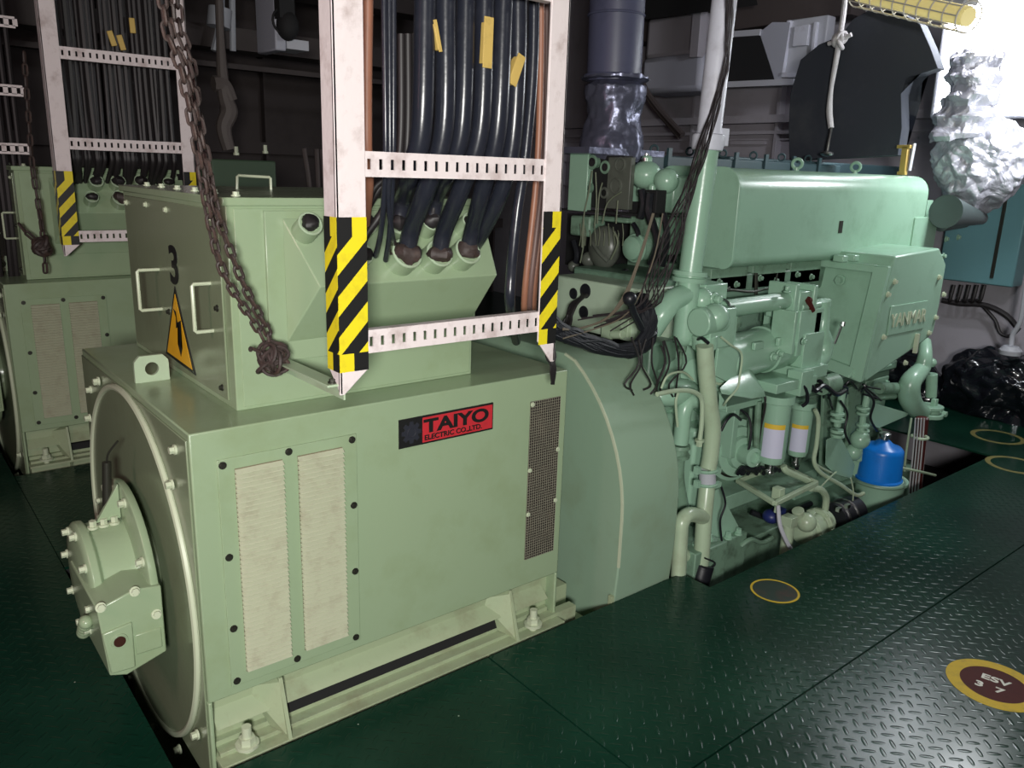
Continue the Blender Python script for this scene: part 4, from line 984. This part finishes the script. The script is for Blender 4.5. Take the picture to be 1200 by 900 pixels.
# body section: left face recess runs back to y 2.45
xl = (TL.x+BL.x)/2; zt = TL.z; zb = BL.z
m = MB()
xr = 4.80
xt, xb = TL.x, BL.x; yk = 2.75
pts = [(xt,zt),(xt+.03,zt+.05),(xr-.12,zt+.075),(xr,zt-.02),(xr,.98),(xr-.02,.82),(BR.x-.05,BR.z),(xb+.03,zb),(xb,zb+.03)]
m.prism(pts, 'y', IY, 2.42)
m.hull([Vector((xt,2.42,zt)),Vector((xt,yk,zt-.06)),Vector((xb,2.42,zb+.05)),Vector((xb,yk,zb+.22)),Vector((xt+.3,2.42,zt)),Vector((xt+.3,yk,zt-.06)),Vector((xb+.3,2.42,zb+.05)),Vector((xb+.3,yk,zb+.22))])
m.build('intercooler', ENG, EN, bevel=.01)
m = MB()
def ck(t, y, o): return Vector((xb+(xt-xb)*t-o, y, zb+(zt-zb)*t))
m.hull([ck(0,IY,.03),ck(1,IY,.03),ck(1,IY+.08,.03),ck(0.02,IY+.08,.03),ck(0,IY,0),ck(1,IY,0),ck(1,IY+.08,0),ck(.02,IY+.08,0)])
m.hull([ck(.93,IY+.07,.03),ck(1,IY+.07,.03),ck(1,yk,.03),ck(.93,yk,.03),ck(.93,IY+.07,0),ck(1,IY+.07,0),ck(1,yk,0),ck(.93,yk,0)])
m.hull([ck(.03,IY+.05,.06),ck(.11,IY+.05,.03),ck(.24,2.6,.03),ck(.16,2.6,.06),ck(.03,IY+.05,0),ck(.11,IY+.05,0),ck(.24,2.6,0),ck(.16,2.6,0)])
m.build('cheek_rim', ENG, EN, bevel=.008)
xl = xt-.03
m = MB(); c = X(955,350,xl-.1); m.sphere(Vector((xl+.0,2.56,zt-.20)), .16, sc=(.8,1,1)); m.cyl((xl-.35,2.60,zt-.2),(xl+.03,2.60,zt-.2),.15); m.hexb((xl-.002,2.25,zt-.10),(-1,0,0),.02,.03)
m.build('air_elbow', ENG, EN)
for (px, py) in ((1048,330),(1100,325),(1105,345),(1096,372),(1088,390),(1040,345),(1035,395),(1060,425)): bolt(Y(px,py,IY),(0,-1,0),.011,.016,BOLTP,EN)
m = MB(); c = Y(1064,373,IY); 
hd = c.x-.21; m.box((c.x-.22,IY-.006,c.z-.075),(c.x+.20,IY,c.z+.085)); mp = m.build('name_panel', ENG, EN, bevel=.003)
text('raised_lettering','YANMAR',.105,BOLTP,mp,(c.x-.005,IY-.008,c.z-.0),(1,0,0),(0,0,1),.003,.93,0)
m = MB(); c = Y(1072,402,IY); m.box((c.x-.012,IY-.02,c.z-.055),(c.x+.006,IY,c.z+.055)); m.build('small_handle', BOLTP, EN)
m = MB(); m.box((c.x+.008,IY-.002,c.z-.05),(c.x+.05,IY+.0,c.z+.05)); m.build('slot', BOLTD, EN)
# shelf of small lumps between cover and intercooler
m = MB()
for px in (985,998,1010,1022,1035,1048): m.obox(Y(px,303-(px-985)*.06,2.2), .05,.06,.035); 
m.box((4.2,2.15,1.235),(5.1,2.4,1.25)); m.obox(Y(1084,302,2.25),.06,.1,.12); m.build('head_lugs', ENG, EN, bevel=.006)
# turbocharger casing at the far end
m = MB(); m.box((4.95,2.35,1.0),(5.30,2.9,1.56)); m.obox((5.12,2.33,1.28),.30,.08,.36)
for (px,py) in ((1108,280),(1122,278),(1105,300)): m.hexb(Y(px,py,2.28),(0,-1,0),.014,.02)
m.build('turbo_casing', ENG, EN, bevel=.02)
m = MB(); m.cyl(Y(1103,262,2.28), Y(1130,258,2.28), .05); m.cyl(Y(1108,248,2.2), Y(1150,256,2.2), .10, .04); m.build('dark_duct', mat('duct_dark',(.06,.08,.08),.4), EN)
m = MB(); m.sphere(Y(1118,258,2.2), .035, sc=(1.5,1,.8)); m.build('bright_union', STEEL, EN)

# instrument cluster at the near end of the engine
m = MB(); XI = 2.95
a = X(663,180,XI); 
def XB(m, p, q, x0, x1, mi=0):
    a = X(*p, x0); b = X(*q, x0); m.box((x0,a.y,a.z),(x1,b.y,b.z), mi)
XB(m,(668,178),(686,248),XI-.04,XI); IP = m.build('instrument_board', ENG, EN, bevel=.004)
m = MB(); XB(m,(684,182),(728,246),XI,XI+.06); XB(m,(655,246),(760,252),XI-.03,XI+.05); m.build('board_recess', FLATBLK, IP)
m = MB(); XB(m,(713,184),(736,246),XI-.03,XI); m.build('gauge_plate', GAUGE, IP, bevel=.003)
for k, (px, py, r, mt) in enumerate(((694,190,.030,GALV),(686,220,.032,GAUGE),(709,196,.026,GAUGE),(727,193,.030,GAUGE),(722,218,.034,GAUGE),(708,226,.022,GAUGE))):
    q = MB(); c = X(px,py,XI-.03); q.torus(c,(-1,0,0),r,.007,n=24); q.cyl(c+Vector((.03,0,0)),c+Vector((-.002,0,0)),r*.95); g_ = q.build('gauge', mt if k > 2 else ENGD, IP)
    q = MB(); q.cyl(c+Vector((-.002,0,0)),c+Vector((-.005,0,0)),r*.72,n=20); q.build('gauge_face', mat('gauge_glass',(.012,.012,.014),.12) if k in (0,1,2,5) else GAUGE, g_)
m = MB()
for pts in (((694,200),(690,225),(684,255),(682,290)),((698,202),(699,235),(697,265)),((706,214),(702,230),(700,262)),((728,225),(712,238),(706,262)),((724,235),(722,262)),((684,258),(684,285),(680,308))):
    m.tube([X(px,py,XI-.08) for px, py in pts], .0035, n=6)
for k in range(10):
    px = 680+5.5*k; m.tube([X(px,262+(k%3)*4,XI-.07),X(px+1,275,XI-.08),X(px+(k%4)*1-1,288,XI-.07)],.0025,n=6)
m.tube([X(720,272,XI-.09),X(724,285,XI-.09),X(716,304,XI-.08)],.005,n=6)
m.build('capillary_tubes', mat('thin_tube',(.24,.27,.19),.35,metal=.3), IP)
m = MB()
XB(m,(668,252),(690,278),XI-.02,XI+.1); XB(m,(690,252),(735,262),XI,XI+.1); XB(m,(738,252),(768,300),XI+.03,XI+.3)
m.build('governor_casing', ENGD, IP, bevel=.02)
m = MB(); c = X(708,290,XI); m.sphere(c, .10, sc=(.6,1,1.1)); m.sphere(X(690,304,XI), .04); m.sphere(X(672,312,XI-.03), .03); m.tube([X(695,285,XI-.06),X(702,296,XI-.07),X(712,306,XI-.05)],.01,n=8); m.build('filter_housing', GAUGE, IP)
m = MB(); c = X(741,291,XI-.05); m.lathe(c+Vector((.12,0,0)),(-1,0,0),[(0,.06),(.10,.062),(.13,.055),(.15,.02),(.152,0)],n=24); m.torus(c+Vector((.02,0,0)),(-1,0,0),.062,.008,n=24); m.build('round_housing', ENG, IP)
m = MB(); XB(m,(738,200),(752,240),3.05,3.3); c = X(757,205,3.02); m.sphere(c,.075,sc=(1,1,.9)); XB(m,(746,205),(768,232),3.02,3.2); XB(m,(770,205),(788,250),3.05,3.3)
m.sphere(X(781,212,3.03),.06); m.cyl(c,c+Vector((0,0,.09)),.025); m.cyl(X(765,215,3.0),X(763,245,3.0),.02)
m.build('head_end_casting', ENG, EN, bevel=.012)
m = MB(); c = X(757,190,3.02); m.cyl(c+Vector((0,0,-.02)),c+Vector((0,0,.02)),.028); m.cyl(c+Vector((0,-.03,.0)),c+Vector((0,.03,0)),.010); m.cyl(c, c+Vector((0,0,.04)),.012); m.build('filler_cap', STEEL, EN)
m = MB(); XB(m,(665,250),(790,330),3.2,3.3); XB(m,(738,236),(770,252),3.0,3.15); m.build('dark_recess', FLATBLK, EN)
for k, (pts, rr_) in enumerate(((((752,222),(754,240),(750,256)),.03),(((762,226),(760,246),(764,262)),.035),(((742,262),(748,275),(744,300)),.02),(((765,262),(770,285),(762,310)),.03),(((672,282),(676,300),(670,318)),.025),(((690,318),(710,321),(735,318)),.022),(((778,250),(782,280),(776,312)),.025))):
    q = MB(); q.tube([X(px,py,XI-.03) for px, py in pts], rr_*.6, n=8); q.build('black_hose', BLACK, IP)  # plain black tubes around the gauges
q = MB(); XB(q,(752,222),(768,250),XI-.02,XI+.05); q.build('black_bracket', FLATBLK, IP, bevel=.004)
# junction plate left of the elbow with its holes
m = MB(); XJ = 2.62
XB(m,(650,322),(744,412),XJ,XJ+.25); jb = m.build('junction_casing', mat('pale_casing',(.50,.62,.47),.35,stain=(.25,.30,.2),stain_amt=.5,scale=9), EN, bevel=.008)
for (px, py, r) in ((686,341,.030),(672,344,.022),(684,366,.026)):
    q = MB(); c = X(px,py,XJ); q.torus(c,(-1,0,0),r,.005,n=18); q.cyl(c,c+Vector((-.003,0,0)),r,n=16); q.build('cable_hole', BLACK, jb)
m = MB(); XB(m,(705,375),(716,398),XJ-.05,XJ); XB(m,(716,370),(735,396),XJ-.02,XJ+.05); m.cyl(X(718,380,XJ-.04),X(732,380,XJ-.04),.022); m.cyl(X(718,392,XJ-.04),X(730,392,XJ-.04),.02); m.build('terminal_strip', CREAM, jb, bevel=.003)

# wiring: heavy loop along the top of the guard and the strands down the riser
def wires(name, tracks, r, mt, label, cat='wiring', group=None):
    m = MB()
    for t in tracks: m.tube(t, r, n=7, sub=4)
    return tag(m.build(name, mt), label, cat, group)
rn = random.Random(21); tr_ = []
for k in range(24):
    j = lambda s=4: rn.uniform(-s*1.5, s*1.5)
    tr_.append([Y(640+j(),378+j(8),2.12), Y(668+j(),392+j(5),2.12), Y(700+j(),405+j(4),2.13), Y(735+j(),411+j(4),2.12), Y(757+j(4),400+j(6),2.12), Y(760+j(5),375+j(8),2.14), Y(748+j(5),352+j(6),2.2)])
wires('cable_loom', tr_, .014, BLACK, 'thick black cable loom looping over the flywheel guard', 'cable')
tr_ = []
for k in range(12):
    ph = rn.uniform(0,6.28); am = rn.uniform(.5,1); P_ = []
    for i in range(15):
        t = i/14; py = -40+t*400; cx = 856-(10*t)-90*max(0,(py-60)/300)**1.25
        spread = 4+16*max(0,(py-110)/250)
        P_.append(Y(cx+spread*am*math.sin(ph+t*9+k)+rn.uniform(-1.5,1.5), py, 2.095+.03*math.cos(ph+t*8)+(.04 if py > 200 else 0)))
    P_.append(Y(705+rn.uniform(-30,25), 378+rn.uniform(-10,10), 2.15)); tr_.append(P_)
wires('instrument_wiring', tr_, .0028, mat('grey_wire',(.035,.028,.03),.4), 'loose strands of dark wiring twisting down around the white pipe', 'wiring')
tr_ = []
for k in range(5):
    o = rn.uniform(-1,1); tr_.append([Y(772+8*o,250,2.09), Y(760+12*o,300,2.1), Y(742+10*o,345+rn.uniform(-8,8),2.12), Y(722+12*o,372,2.12), Y(690+14*o,385,2.12), Y(660,392+8*o,2.1)])
wires('tan_wires', tr_, .003, mat('tan_wire',(.15,.125,.09),.5), 'pale stiff wires curling among the dark strands beside the junction casing', 'wiring')
tr_ = []
for k in range(16):
    x = rn.uniform(738,800); tr_.append([Y(x,400+rn.uniform(-8,8),2.08), Y(x+rn.uniform(-10,12),425,2.07), Y(x+rn.uniform(-16,8),450,2.08), Y(x+rn.uniform(-10,6),455+rn.uniform(0,10),2.1)])
wires('hanging_wires', tr_[:9], .004, DARKW, 'short black wire ends hanging below the riser elbow', 'wiring')
tr_ = []
for k in range(7): tr_.append([X(686,345,2.6)+Vector((0,rn.uniform(-.02,.02),0)), X(672+rn.uniform(-4,4),358,2.5), X(664+rn.uniform(-5,5),380,2.45), X(655,395,2.4)])
wires('branch_cables', tr_, .007, DARKW, 'black cables entering the holes of the pale junction casing', 'cable')
m = MB(); m.sphere(Y(738,350,2.10), .028); m.tube([Y(738,350,2.10),Y(742,365,2.11),Y(752,385,2.12)], .014, n=10); tag(m.build('cable_plug', BLACK), 'round black plug on a thick cable above the loom, beside riser elbow', 'plug')
# drooping grime under right foot of the ladder
tr_ = []
for k in range(12): tr_.append([Y(640+rn.uniform(-4,8),400,1.86), Y(645+rn.uniform(-6,6),418,1.84), Y(648+rn.uniform(-3,3),432,1.84), Y(647+rn.uniform(-1,2),450,1.86)])
wires('wire_tuft', tr_, .0035, DARKW, 'tuft of dark tie wire hanging from the right ladder foot', 'wire')

# white standpipe above the engine riser
m = MB(); t0 = Y(829,172,2.17); t1 = Y(849,0,2.17); d = (t1-t0).normalized()
m.tube([t0, t0+d*2.3], .054, n=24, smooth=False); m.bm.free(); m = MB(); m.tube([t0+d*.03, t0+d*2.2], .050, n=24, smooth=False)
sp = m.build('standpipe', PIPEW); tag(sp, 'white vertical pipe wound with wires above the green riser', 'pipe')
m = MB(); m.lathe(t0-d*.015, d, [(0,.062),(.02,.066),(.06,.066),(.065,.058)], n=24); m.obox(t0+Vector((.06,-.02,.04)), .05,.04,.07); m.build('collar', PIPEW, sp, bevel=.003)

# ------------------------------------------------------------------ exhaust trunk
m = MB(); y = 3.0; a = Y(722,88,y); b = Y(724,-40,y)
m.cyl((3.06,y,2.10),(3.02,y,3.9),.135,n=40); m.torus((3.05,y,2.40),(0,0,1),.136,.006,n=40); m.torus((3.05,y,2.12),(0,0,1),.138,.008,n=40)
ex = m.build('exhaust_trunk', EXH); tag(ex, 'dark grey exhaust trunk rising behind the right ladder post', 'exhaust pipe')
m = MB(); prof = []
for i in range(31): t = i/30; prof.append((t*.40, .145+.012*math.sin(t*9)+(.02 if t > .95 else 0)-(.03 if t>.92 and t < .95 else 0)))
m.lathe((3.07,3.0,1.72),(0,0,1),prof,n=72); crumple(m,.020,9,1)
m.build('lagging_jacket', WRAPD, ex)
m = MB(); m.box((2.78,2.86,1.745),(3.32,3.2,1.775)); m.build('ledge', WRAPD, ex)

# black shielding sheet hung above the engine
XS = 5.15
pts = [(925,188),(924,150),(926,110),(938,70),(960,52),(985,42),(1000,22),(1018,12),(1050,12),(1078,28),(1090,55),(1099,80),(1080,86),(1062,90),(1056,110),(1057,150),(1052,182)]
P = [X(px,py,XS) for px, py in pts]; m = MB()
N_ = len(P)
A = [m.bm.verts.new(p) for p in P]; B = [m.bm.verts.new(p+Vector((.10,.0,0))) for p in P]
m.bm.faces.new(A); m.bm.faces.new(B[::-1])
for i in range(N_): m.bm.faces.new((A[i],A[(i+1)%N_],B[(i+1)%N_],B[i]))
bmesh.ops.triangulate(m.bm, faces=[f for f in m.bm.faces if len(f.verts) > 4])
bmesh.ops.subdivide_edges(m.bm, edges=m.bm.edges, cuts=2)
sh = m.build('heat_shield', SHEET, bevel=.012); tag(sh, 'large black curved heat shield sheet standing behind the valve cover', 'shield')
m = MB(); m.tube([X(988,-40,5.05), X(990,0,5.05), X(984,45,5.05), X(979,75,5.04), X(974,105,5.05), X(972,130,5.05), X(974,150,5.05)], [.016,.016,.018,.017,.014,.020,.018], n=10)
rp = m.build('rope', ROPE); tag(rp, 'knotted white rope hanging in front of the black heat shield', 'rope')
m = MB(); c = X(983,48,5.03)
for k in range(5): m.torus(c+Vector((0,rnd.uniform(-.02,.02),rnd.uniform(-.02,.02))),(rnd.uniform(-1,1),rnd.uniform(-1,1),rnd.uniform(-.5,.5)),.032,.013,n=16,m=8)
m.tube([c, c+Vector((0,-.08,.03))],.014,n=8); m.tube([c, c+Vector((0,.07,-.01))],.014,n=8)
m.build('knot', ROPE, rp)
m = MB(); c = X(972,165,5.0); m.tube([X(974,150,5.04), X(971,166,5.0), X(969,178,4.98)], .010, n=8); m.sphere(X(969,180,4.95), .03, sc=(1.4,1.4,.6)); tag(m.build('shackle', STEEL), 'small shackle where the white rope ends above valve cover', 'shackle')
m = MB(); XB_ = 5.1
a = X(1058,203,5.0); b = X(1062,172,5.0); m.bar(a, b, .035, .035); m.bar(b+Vector((0,-.03,0)), b+Vector((0,.05,0)), .035, .02); m.bar(a+Vector((0,-.02,0)),a+Vector((0,.03,0)),.03,.02)
tag(m.build('brass_bracket', BRASS, bevel=.002), 'small yellow bracket standing on the far end of the valve cover', 'bracket')
m = MB(); m.bar(X(1066,200,5.02), X(1072,168,5.02), .03, .006); tag(m.build('grey_strip', GALV), 'thin grey strip leaning beside the small yellow bracket', 'strip')
# dark machinery seen over the valve cover
m = MB()
m.box((4.2,3.1,1.3),(6.4,3.3,1.78)); 
for (px,py) in ((905,188),(840,185)): pass
m.build('rear_ducting', DTEAL, EN, bevel=.01)
m = MB(); m.box((3.3,3.0,1.6),(5.3,3.12,1.76)); rc = m.build('rear_head_cover', DTEAL, EN, bevel=.008)
for i in range(6):
    q = MB(); q.box((3.5+i*.3,2.985,1.60),(3.53+i*.3,3.0,1.80)); q.torus((3.42+i*.3,3.02,1.79),(-.8,-.6,0),.020,.006,n=14); q.build('lifting_eye', DTEAL, rc)

# ------------------------------------------------------------------ foil wrapped exhaust at the right
FX = 4.75
def foil(name, c, r, sc, amp, fr, seed):
    m = MB(); bmesh.ops.create_icosphere(m.bm, subdivisions=6, radius=r, matrix=Matrix.Translation(c)@Matrix.Diagonal((*sc,1)))
    crumple(m, amp, fr, seed); return m
m = foil('a', X(1148,190,5.62), .30, (.8,1.02,.92), .10, 2.6, 2)
m2 = MB(); m2.lathe(X(1125,165,5.5),(0,-.02,1),[(i*.02,.17-.0015*i+.014*math.sin(i*1.1)) for i in range(28)],n=72); crumple(m2,.06,4.5,5)
fo = m.build('foil_lagging', FOIL); tag(fo, 'crumpled silver foil lagging around the exhaust at the right edge', 'foil wrapping')
m2.build('foil_neck', FOIL, fo)

# flood light and caged tube at the top right
FL = thing('flood_light', X(1165,60,5.9), 'dazzling white flood light at the top right corner', 'lamp')
m = MB(); c = X(1168,58,5.9); tgt = (Vector((1.5,.6,1.2))-c).normalized(); rgt = tgt.cross(Vector((0,0,1))).normalized(); upp = rgt.cross(tgt)
Rm = Matrix((rgt, tgt, upp)).transposed()
m.obox(c, .66, .06, .86, Rm); m.build('lamp_body', GALV, FL, bevel=.02)
m = MB(); m.obox(c+tgt*.034, .60, .012, .80, Rm); m.build('lamp_glass', LAMP, FL, bevel=.01)
m = MB(); m.bar(c-tgt*.03+upp*.4, c-tgt*.03+upp*1.3, .05, .03); m.build('lamp_bracket', GALV, FL)
CT = thing('caged_tube_light', X(1070,5,4.7), 'yellowish tube light inside a wire cage at the top right', 'lamp')
a = X(1008,-8,4.75); b = X(1135,20,4.45)
m = MB(); ax = (b-a).normalized(); m.tube([a,b], .045, n=20, smooth=False); m.build('tube_cover', TUBE, CT)
m = MB(); n = 9; u = ax.cross(Vector((0,0,1))).normalized(); v = u.cross(ax); Ln = (b-a).length
for i in range(n+1): m.torus(a+(b-a)*i/n, ax, .075, .004, n=24, m=6)
for k in range(10): t = 2*PI*k/10; d = (u*math.cos(t)+v*math.sin(t))*.075; m.tube([a+d, b+d], .0035, n=6, smooth=False)
m.build('wire_cage', CAGE, CT)
m = MB(); m.bar(a+Vector((0,0,.07)), b+Vector((0,0,.07)), .09, .03); m.bar(a+ax*.3+Vector((0,0,.08)), a+ax*.3+Vector((0,0,1.6)), .03, .03); m.build('backplate', GALV, CT)

# ------------------------------------------------------------------ bulkhead fittings at the right
def wall_box(name, p, q, x0, x1, mt, label, cat, bev=.01, grp=None):
    a = X(*p, x0); b = X(*q, x0); m = MB(); m.box((x0,a.y,a.z),(x1,b.y,b.z)); return tag(m.build(name, mt, bevel=bev), label, cat, grp)
cb = wall_box('electric_cabinet', (1117,212), (1186,337), 6.8, 6.995, TEAL, 'teal electrical cabinet on the bulkhead under the foil lagging', 'cabinet')
m = MB(); a = X(1180,225,6.79); b = X(1180,328,6.79); m.box((6.79,a.y-.012,b.z),(6.80,a.y+.012,a.z)); m.build('door_gap', BOLTD, cb)
m = MB()
for k in range(5):
    a = X(1118+9*k,334,6.85); m.tube([a, a+Vector((0,.01,-.12)), X(1113+8*k,352,6.88)], .014, n=8)
m.tube([X(1105,352,6.88), X(1125,356,6.88), X(1150,357,6.88), X(1166,362,6.88), X(1182,372,6.88), X(1193,385,6.88)], .022, n=10); m.tube([X(1150,357,6.9), X(1166,375,6.9), X(1172,390,6.9), X(1184,394,6.9), X(1195,384,6.9)], .014, n=8)
tag(m.build('cable_loop', DARKW), 'black cables bunched below the teal cabinet and looping on the bulkhead', 'cable')
m = MB(); a = X(1200,330,6.3); m.tube([X(1203,330,6.25), X(1196,375,6.3), X(1187,392,6.32), X(1185,405,6.32)], .017, n=10); m.lathe(X(1184,412,6.3),(0,0,1),[(-.02,.07),(.01,.075),(.04,.05)],n=18); tag(m.build('hose', GALV), 'pale hose coming down into the black plastic wrapped heap', 'hose')
# open grey box housing with dark inside
HB = thing('ventilation_hood', X(880,70,6.5), 'grey sheet metal hood with a dark sloping opening behind the white pipe', 'hood')
x0 = 6.45; m = MB()
def XP(px, py, x=None): return X(px, py, x if x else x0)
m.hull([XP(842,42),XP(890,40),XP(908,95),XP(842,98),XP(842,42,x0+.01),XP(890,40,x0+.01),XP(908,95,x0+.01),XP(842,98,x0+.01)]); m.build('opening', FLATBLK, HB)
m = MB(); m.bar(XP(836,42),XP(892,38),.04,.05); m.bar(XP(836,100),XP(932,96),.05,.05); m.build('rim', GALV, HB)
m = MB(); m.hull([XP(890,38),XP(905,26),XP(926,26),XP(915,95),XP(909,97),XP(890,38,6.9),XP(926,26,6.9),XP(909,97,6.9)]); m.build('side_cheek', GREYB, HB)
m = MB(); m.hull([XP(840,34,6.65),XP(890,30,6.65),XP(905,22,6.65),XP(840,24,6.65),XP(840,34,6.9),XP(890,30,6.9),XP(905,22,6.9)]); m.build('dark_top', DARKG, HB)
JB = wall_box('switch_box', (921,24), (962,92), 6.5, 6.62, GALV, 'white electrical box with conduits left of the black heat shield', 'electrical box')
m = MB(); a = X(926,26,6.47); m.bar(X(926,24,6.48), X(916,90,6.48), .05, .03); m.bar(X(957,26,6.48), X(952,70,6.48), .04, .03); m.obox(X(940,42,6.48),.05,.14,.16); m.bar(X(912,88,6.47),X(935,88,6.47),.04,.04); m.build('raised_trim', PIPEW, JB, bevel=.004)
wall_box('air_duct', (752,68), (819,106), 6.2, 6.6, GREYB, 'light grey square duct between exhaust trunk and white pipe', 'duct', .05)
wall_box('duct_panel', (757,20), (814,66), 6.3, 6.6, GREYW, 'darker grey rounded duct panel above the light grey square duct', 'panel', .06)  # rounded panel of the grey ducting
m = MB(); m.box((6.15,X(822,10,6.15).y,X(822,66,6.15).z),(6.25,X(812,10,6.15).y,X(812,10,6.15).z)); tag(m.build('support_bar', GREYW, bevel=.004), 'vertical grey support bar left of the white standpipe', 'bar')
m = MB(); m.tube([X(745,-60,6.1), X(748,60,6.1), X(752,95,6.1), X(770,125,6.1), X(800,158,6.1)], .03, n=8); m.tube([X(752,105,6.1), X(765,125,6.1), X(796,162,6.1)], .018, n=8); tag(m.build('duct_hoses', DARKG), 'dark hoses sagging below the light grey duct', 'hose')
m = MB(); m.box((6.62,X(1000,-10,6.62).y,X(1000,16,6.62).z),(6.85,X(700,-10,6.62).y,X(1000,-8,6.62).z+.4)); tag(m.build('deckhead_beam', DARKG), 'dark beam crossing above the black heat shield', 'beam')
m = MB(); m.hull([X(700,-30,5.9),X(880,-30,5.9),X(888,6,5.9),X(800,10,5.9),X(700,30,5.9),X(700,-30,6.1),X(880,-30,6.1),X(888,6,6.1),X(700,30,6.1)]); tag(m.build('dark_duct', FLATBLK), 'black shadowed ducting at the top behind white pipe', 'duct')

# heap wrapped in black plastic
m = MB(); bmesh.ops.create_icosphere(m.bm, subdivisions=6, radius=1, matrix=Matrix.Translation((6.55,2.05,.16))@Matrix.Diagonal((.33,.55,.36,1)))
crumple(m,.13,1.9,9)
for v in m.bm.verts: v.co.z = max(v.co.z, .0)
tag(m.build('plastic_wrapped_heap', PLAST), 'heap wrapped in shiny black plastic against the bulkhead at right', 'heap')
m = MB(); bmesh.ops.create_icosphere(m.bm, subdivisions=5, radius=1, matrix=Matrix.Translation((6.45,2.85,.12))@Matrix.Diagonal((.25,.33,.26,1)))
crumple(m,.07,2.2,4)
for v in m.bm.verts: v.co.z = max(v.co.z, .0)
tag(m.build('plastic_wrapped_heap', PLAST), 'lower end of the black plastic heap, next to the engine pipe', 'heap')

# ------------------------------------------------------------------ marked deck openings
def ring(c, r0, r1, lift, mt, mi, label, txt=None):
    T = thing('deck_marking', (c[0],c[1],0), label, 'floor marking')
    m = MB(); m.lathe((c[0],c[1],.0002),(0,0,1),[(0,r1),(.0012,r1),(.0012,r0),(0,r0)],n=64); 
    m.build('painted_ring', mt, T)
    m = MB(); m.cyl((c[0],c[1],.0002),(c[0],c[1],.0008),r0,n=64); m.build('valve_cover_disc', mi, T)
    if txt:
        a = Z(1156,796); b = Z(1184,806); R = (b-a).normalized(); U = Vector((0,0,1)).cross(R)
        for s, dy, dx in txt: text('stencil_lettering', s, .046, mat('stencil_white',(.7,.7,.62),.5), T, Vector((c[0],c[1],.0014))+U*dy+R*dx, R, U, .0004, 1.25, .0012)
c1 = (Z(1112,803)+Z(1222,803))/2
c1 = Z(1165,802)
ring(c1, .105, .148, 0, RINGY, MAROON, 'yellow ringed maroon deck disc lettered ESV 37 at right', (('ESV',.028,0),('3  7',-.032,-.01)))
c2 = Z(908,692.5); ring(c2, .090, .099, 0, RINGY, mat('worn_maroon',(.004,.022,.013),.4,stain=(.10,.02,.015),stain_amt=1,scale=9), 'thin yellow ring with maroon centre beside the engine cut-out')
c3 = Z(1169,512); ring(c3, .135, .165, 0, RINGF, FLOOR, 'faded yellow deck ring nearer to the black plastic heap')
c4 = Z(1190,545); ring(c4, .135, .165, 0, RINGF, FLOOR, 'faded yellow deck ring cut by the right edge, before the heap')

# ------------------------------------------------------------------ dim background behind the near terminal box
m = MB(); p = Y(247,186,4.6); q = Y(325,228,4.6)
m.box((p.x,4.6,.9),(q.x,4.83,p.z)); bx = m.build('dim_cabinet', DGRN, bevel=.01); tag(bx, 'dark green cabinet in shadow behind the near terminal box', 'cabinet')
m = MB(); m.hexb(Y(277,182,4.9),(0,0,1),.012,.05); m.hexb(Y(311,180,4.9),(0,0,1),.012,.05); m.build('lid_bolts', BOLTP, bx)
m = MB()
for k in range(9): x = 2.35+.05*k; m.tube([(x,5.0,-.7),(x+.02,5.0,1.2),(x+rnd.uniform(-.05,.05),5.0,1.75)],.016,n=7)
tag(m.build('shadowed_pipes', DARKG), 'dark upright pipes in shadow between ladder post and dim cabinet', 'pipes')
m = MB(); m.box((-2,7.0,2.55),(5.5,7.3,2.72)); m.box((-2,7.0,2.40),(5.5,7.05,2.44)); m.box((-2,7.02,3.05),(5.5,7.3,3.25)); tag(m.build('shadowed_beam', DARKG), 'long dim girder crossing behind the hoist chains', 'beam')
m = MB(); m.tube([Y(258,-10,6.9),Y(258,30,6.9),Y(252,60,6.9)],.035,n=8); m.cyl(Y(258,10,6.85),Y(256,32,6.85),.09); m.tube([Y(272,-10,6.9),Y(273,60,6.9)],.025,n=8); tag(m.build('hanging_fitting', GALV), 'dim grey pipe hanger fitting high behind the chains', 'fitting')
m = MB(); m.tube([Y(255,-60,6.6),Y(258,40,6.6),Y(262,105,6.6),Y(268,130,6.6),Y(262,150,6.6),Y(268,175,6.6)],[.03,.03,.05,.07,.06,.05],n=10); m.tube([Y(250,98,6.6),Y(262,100,6.6),Y(270,118,6.6)],.06,n=8); tag(m.build('shadowed_valve', mat('dim_valve',(.16,.13,.12),.6)), 'dim valve and pipe in the darkness above the dark green cabinet', 'valve')
m = MB(); a = Y(320,-20,5.2); b = Y(336,60,5.2); m.box((a.x,5.2,b.z),(b.x,5.5,a.z+.3)); wbx = m.build('switchboard', GREYB, bevel=.01); tag(wbx, 'grey switch enclosure high up left of the near ladder post', 'switch box')
m = MB(); a = Y(336,45,5.2); b = Y(362,60,5.2); m.box((a.x,5.2,b.z),(b.x,5.4,a.z)); m.build('lower_rim', GALV, wbx)
m = MB(); a = Y(333,0,5.15); m.obox(a, .10,.08,.22); m.sphere(Y(337,30,5.15),.07,sc=(1,1,1.3)); m.torus(Y(333,25,5.15),(0,-1,0),.075,.008,n=20); m.build('black_switch', FLATBLK, wbx)
# second dim generator row far behind and a third lug
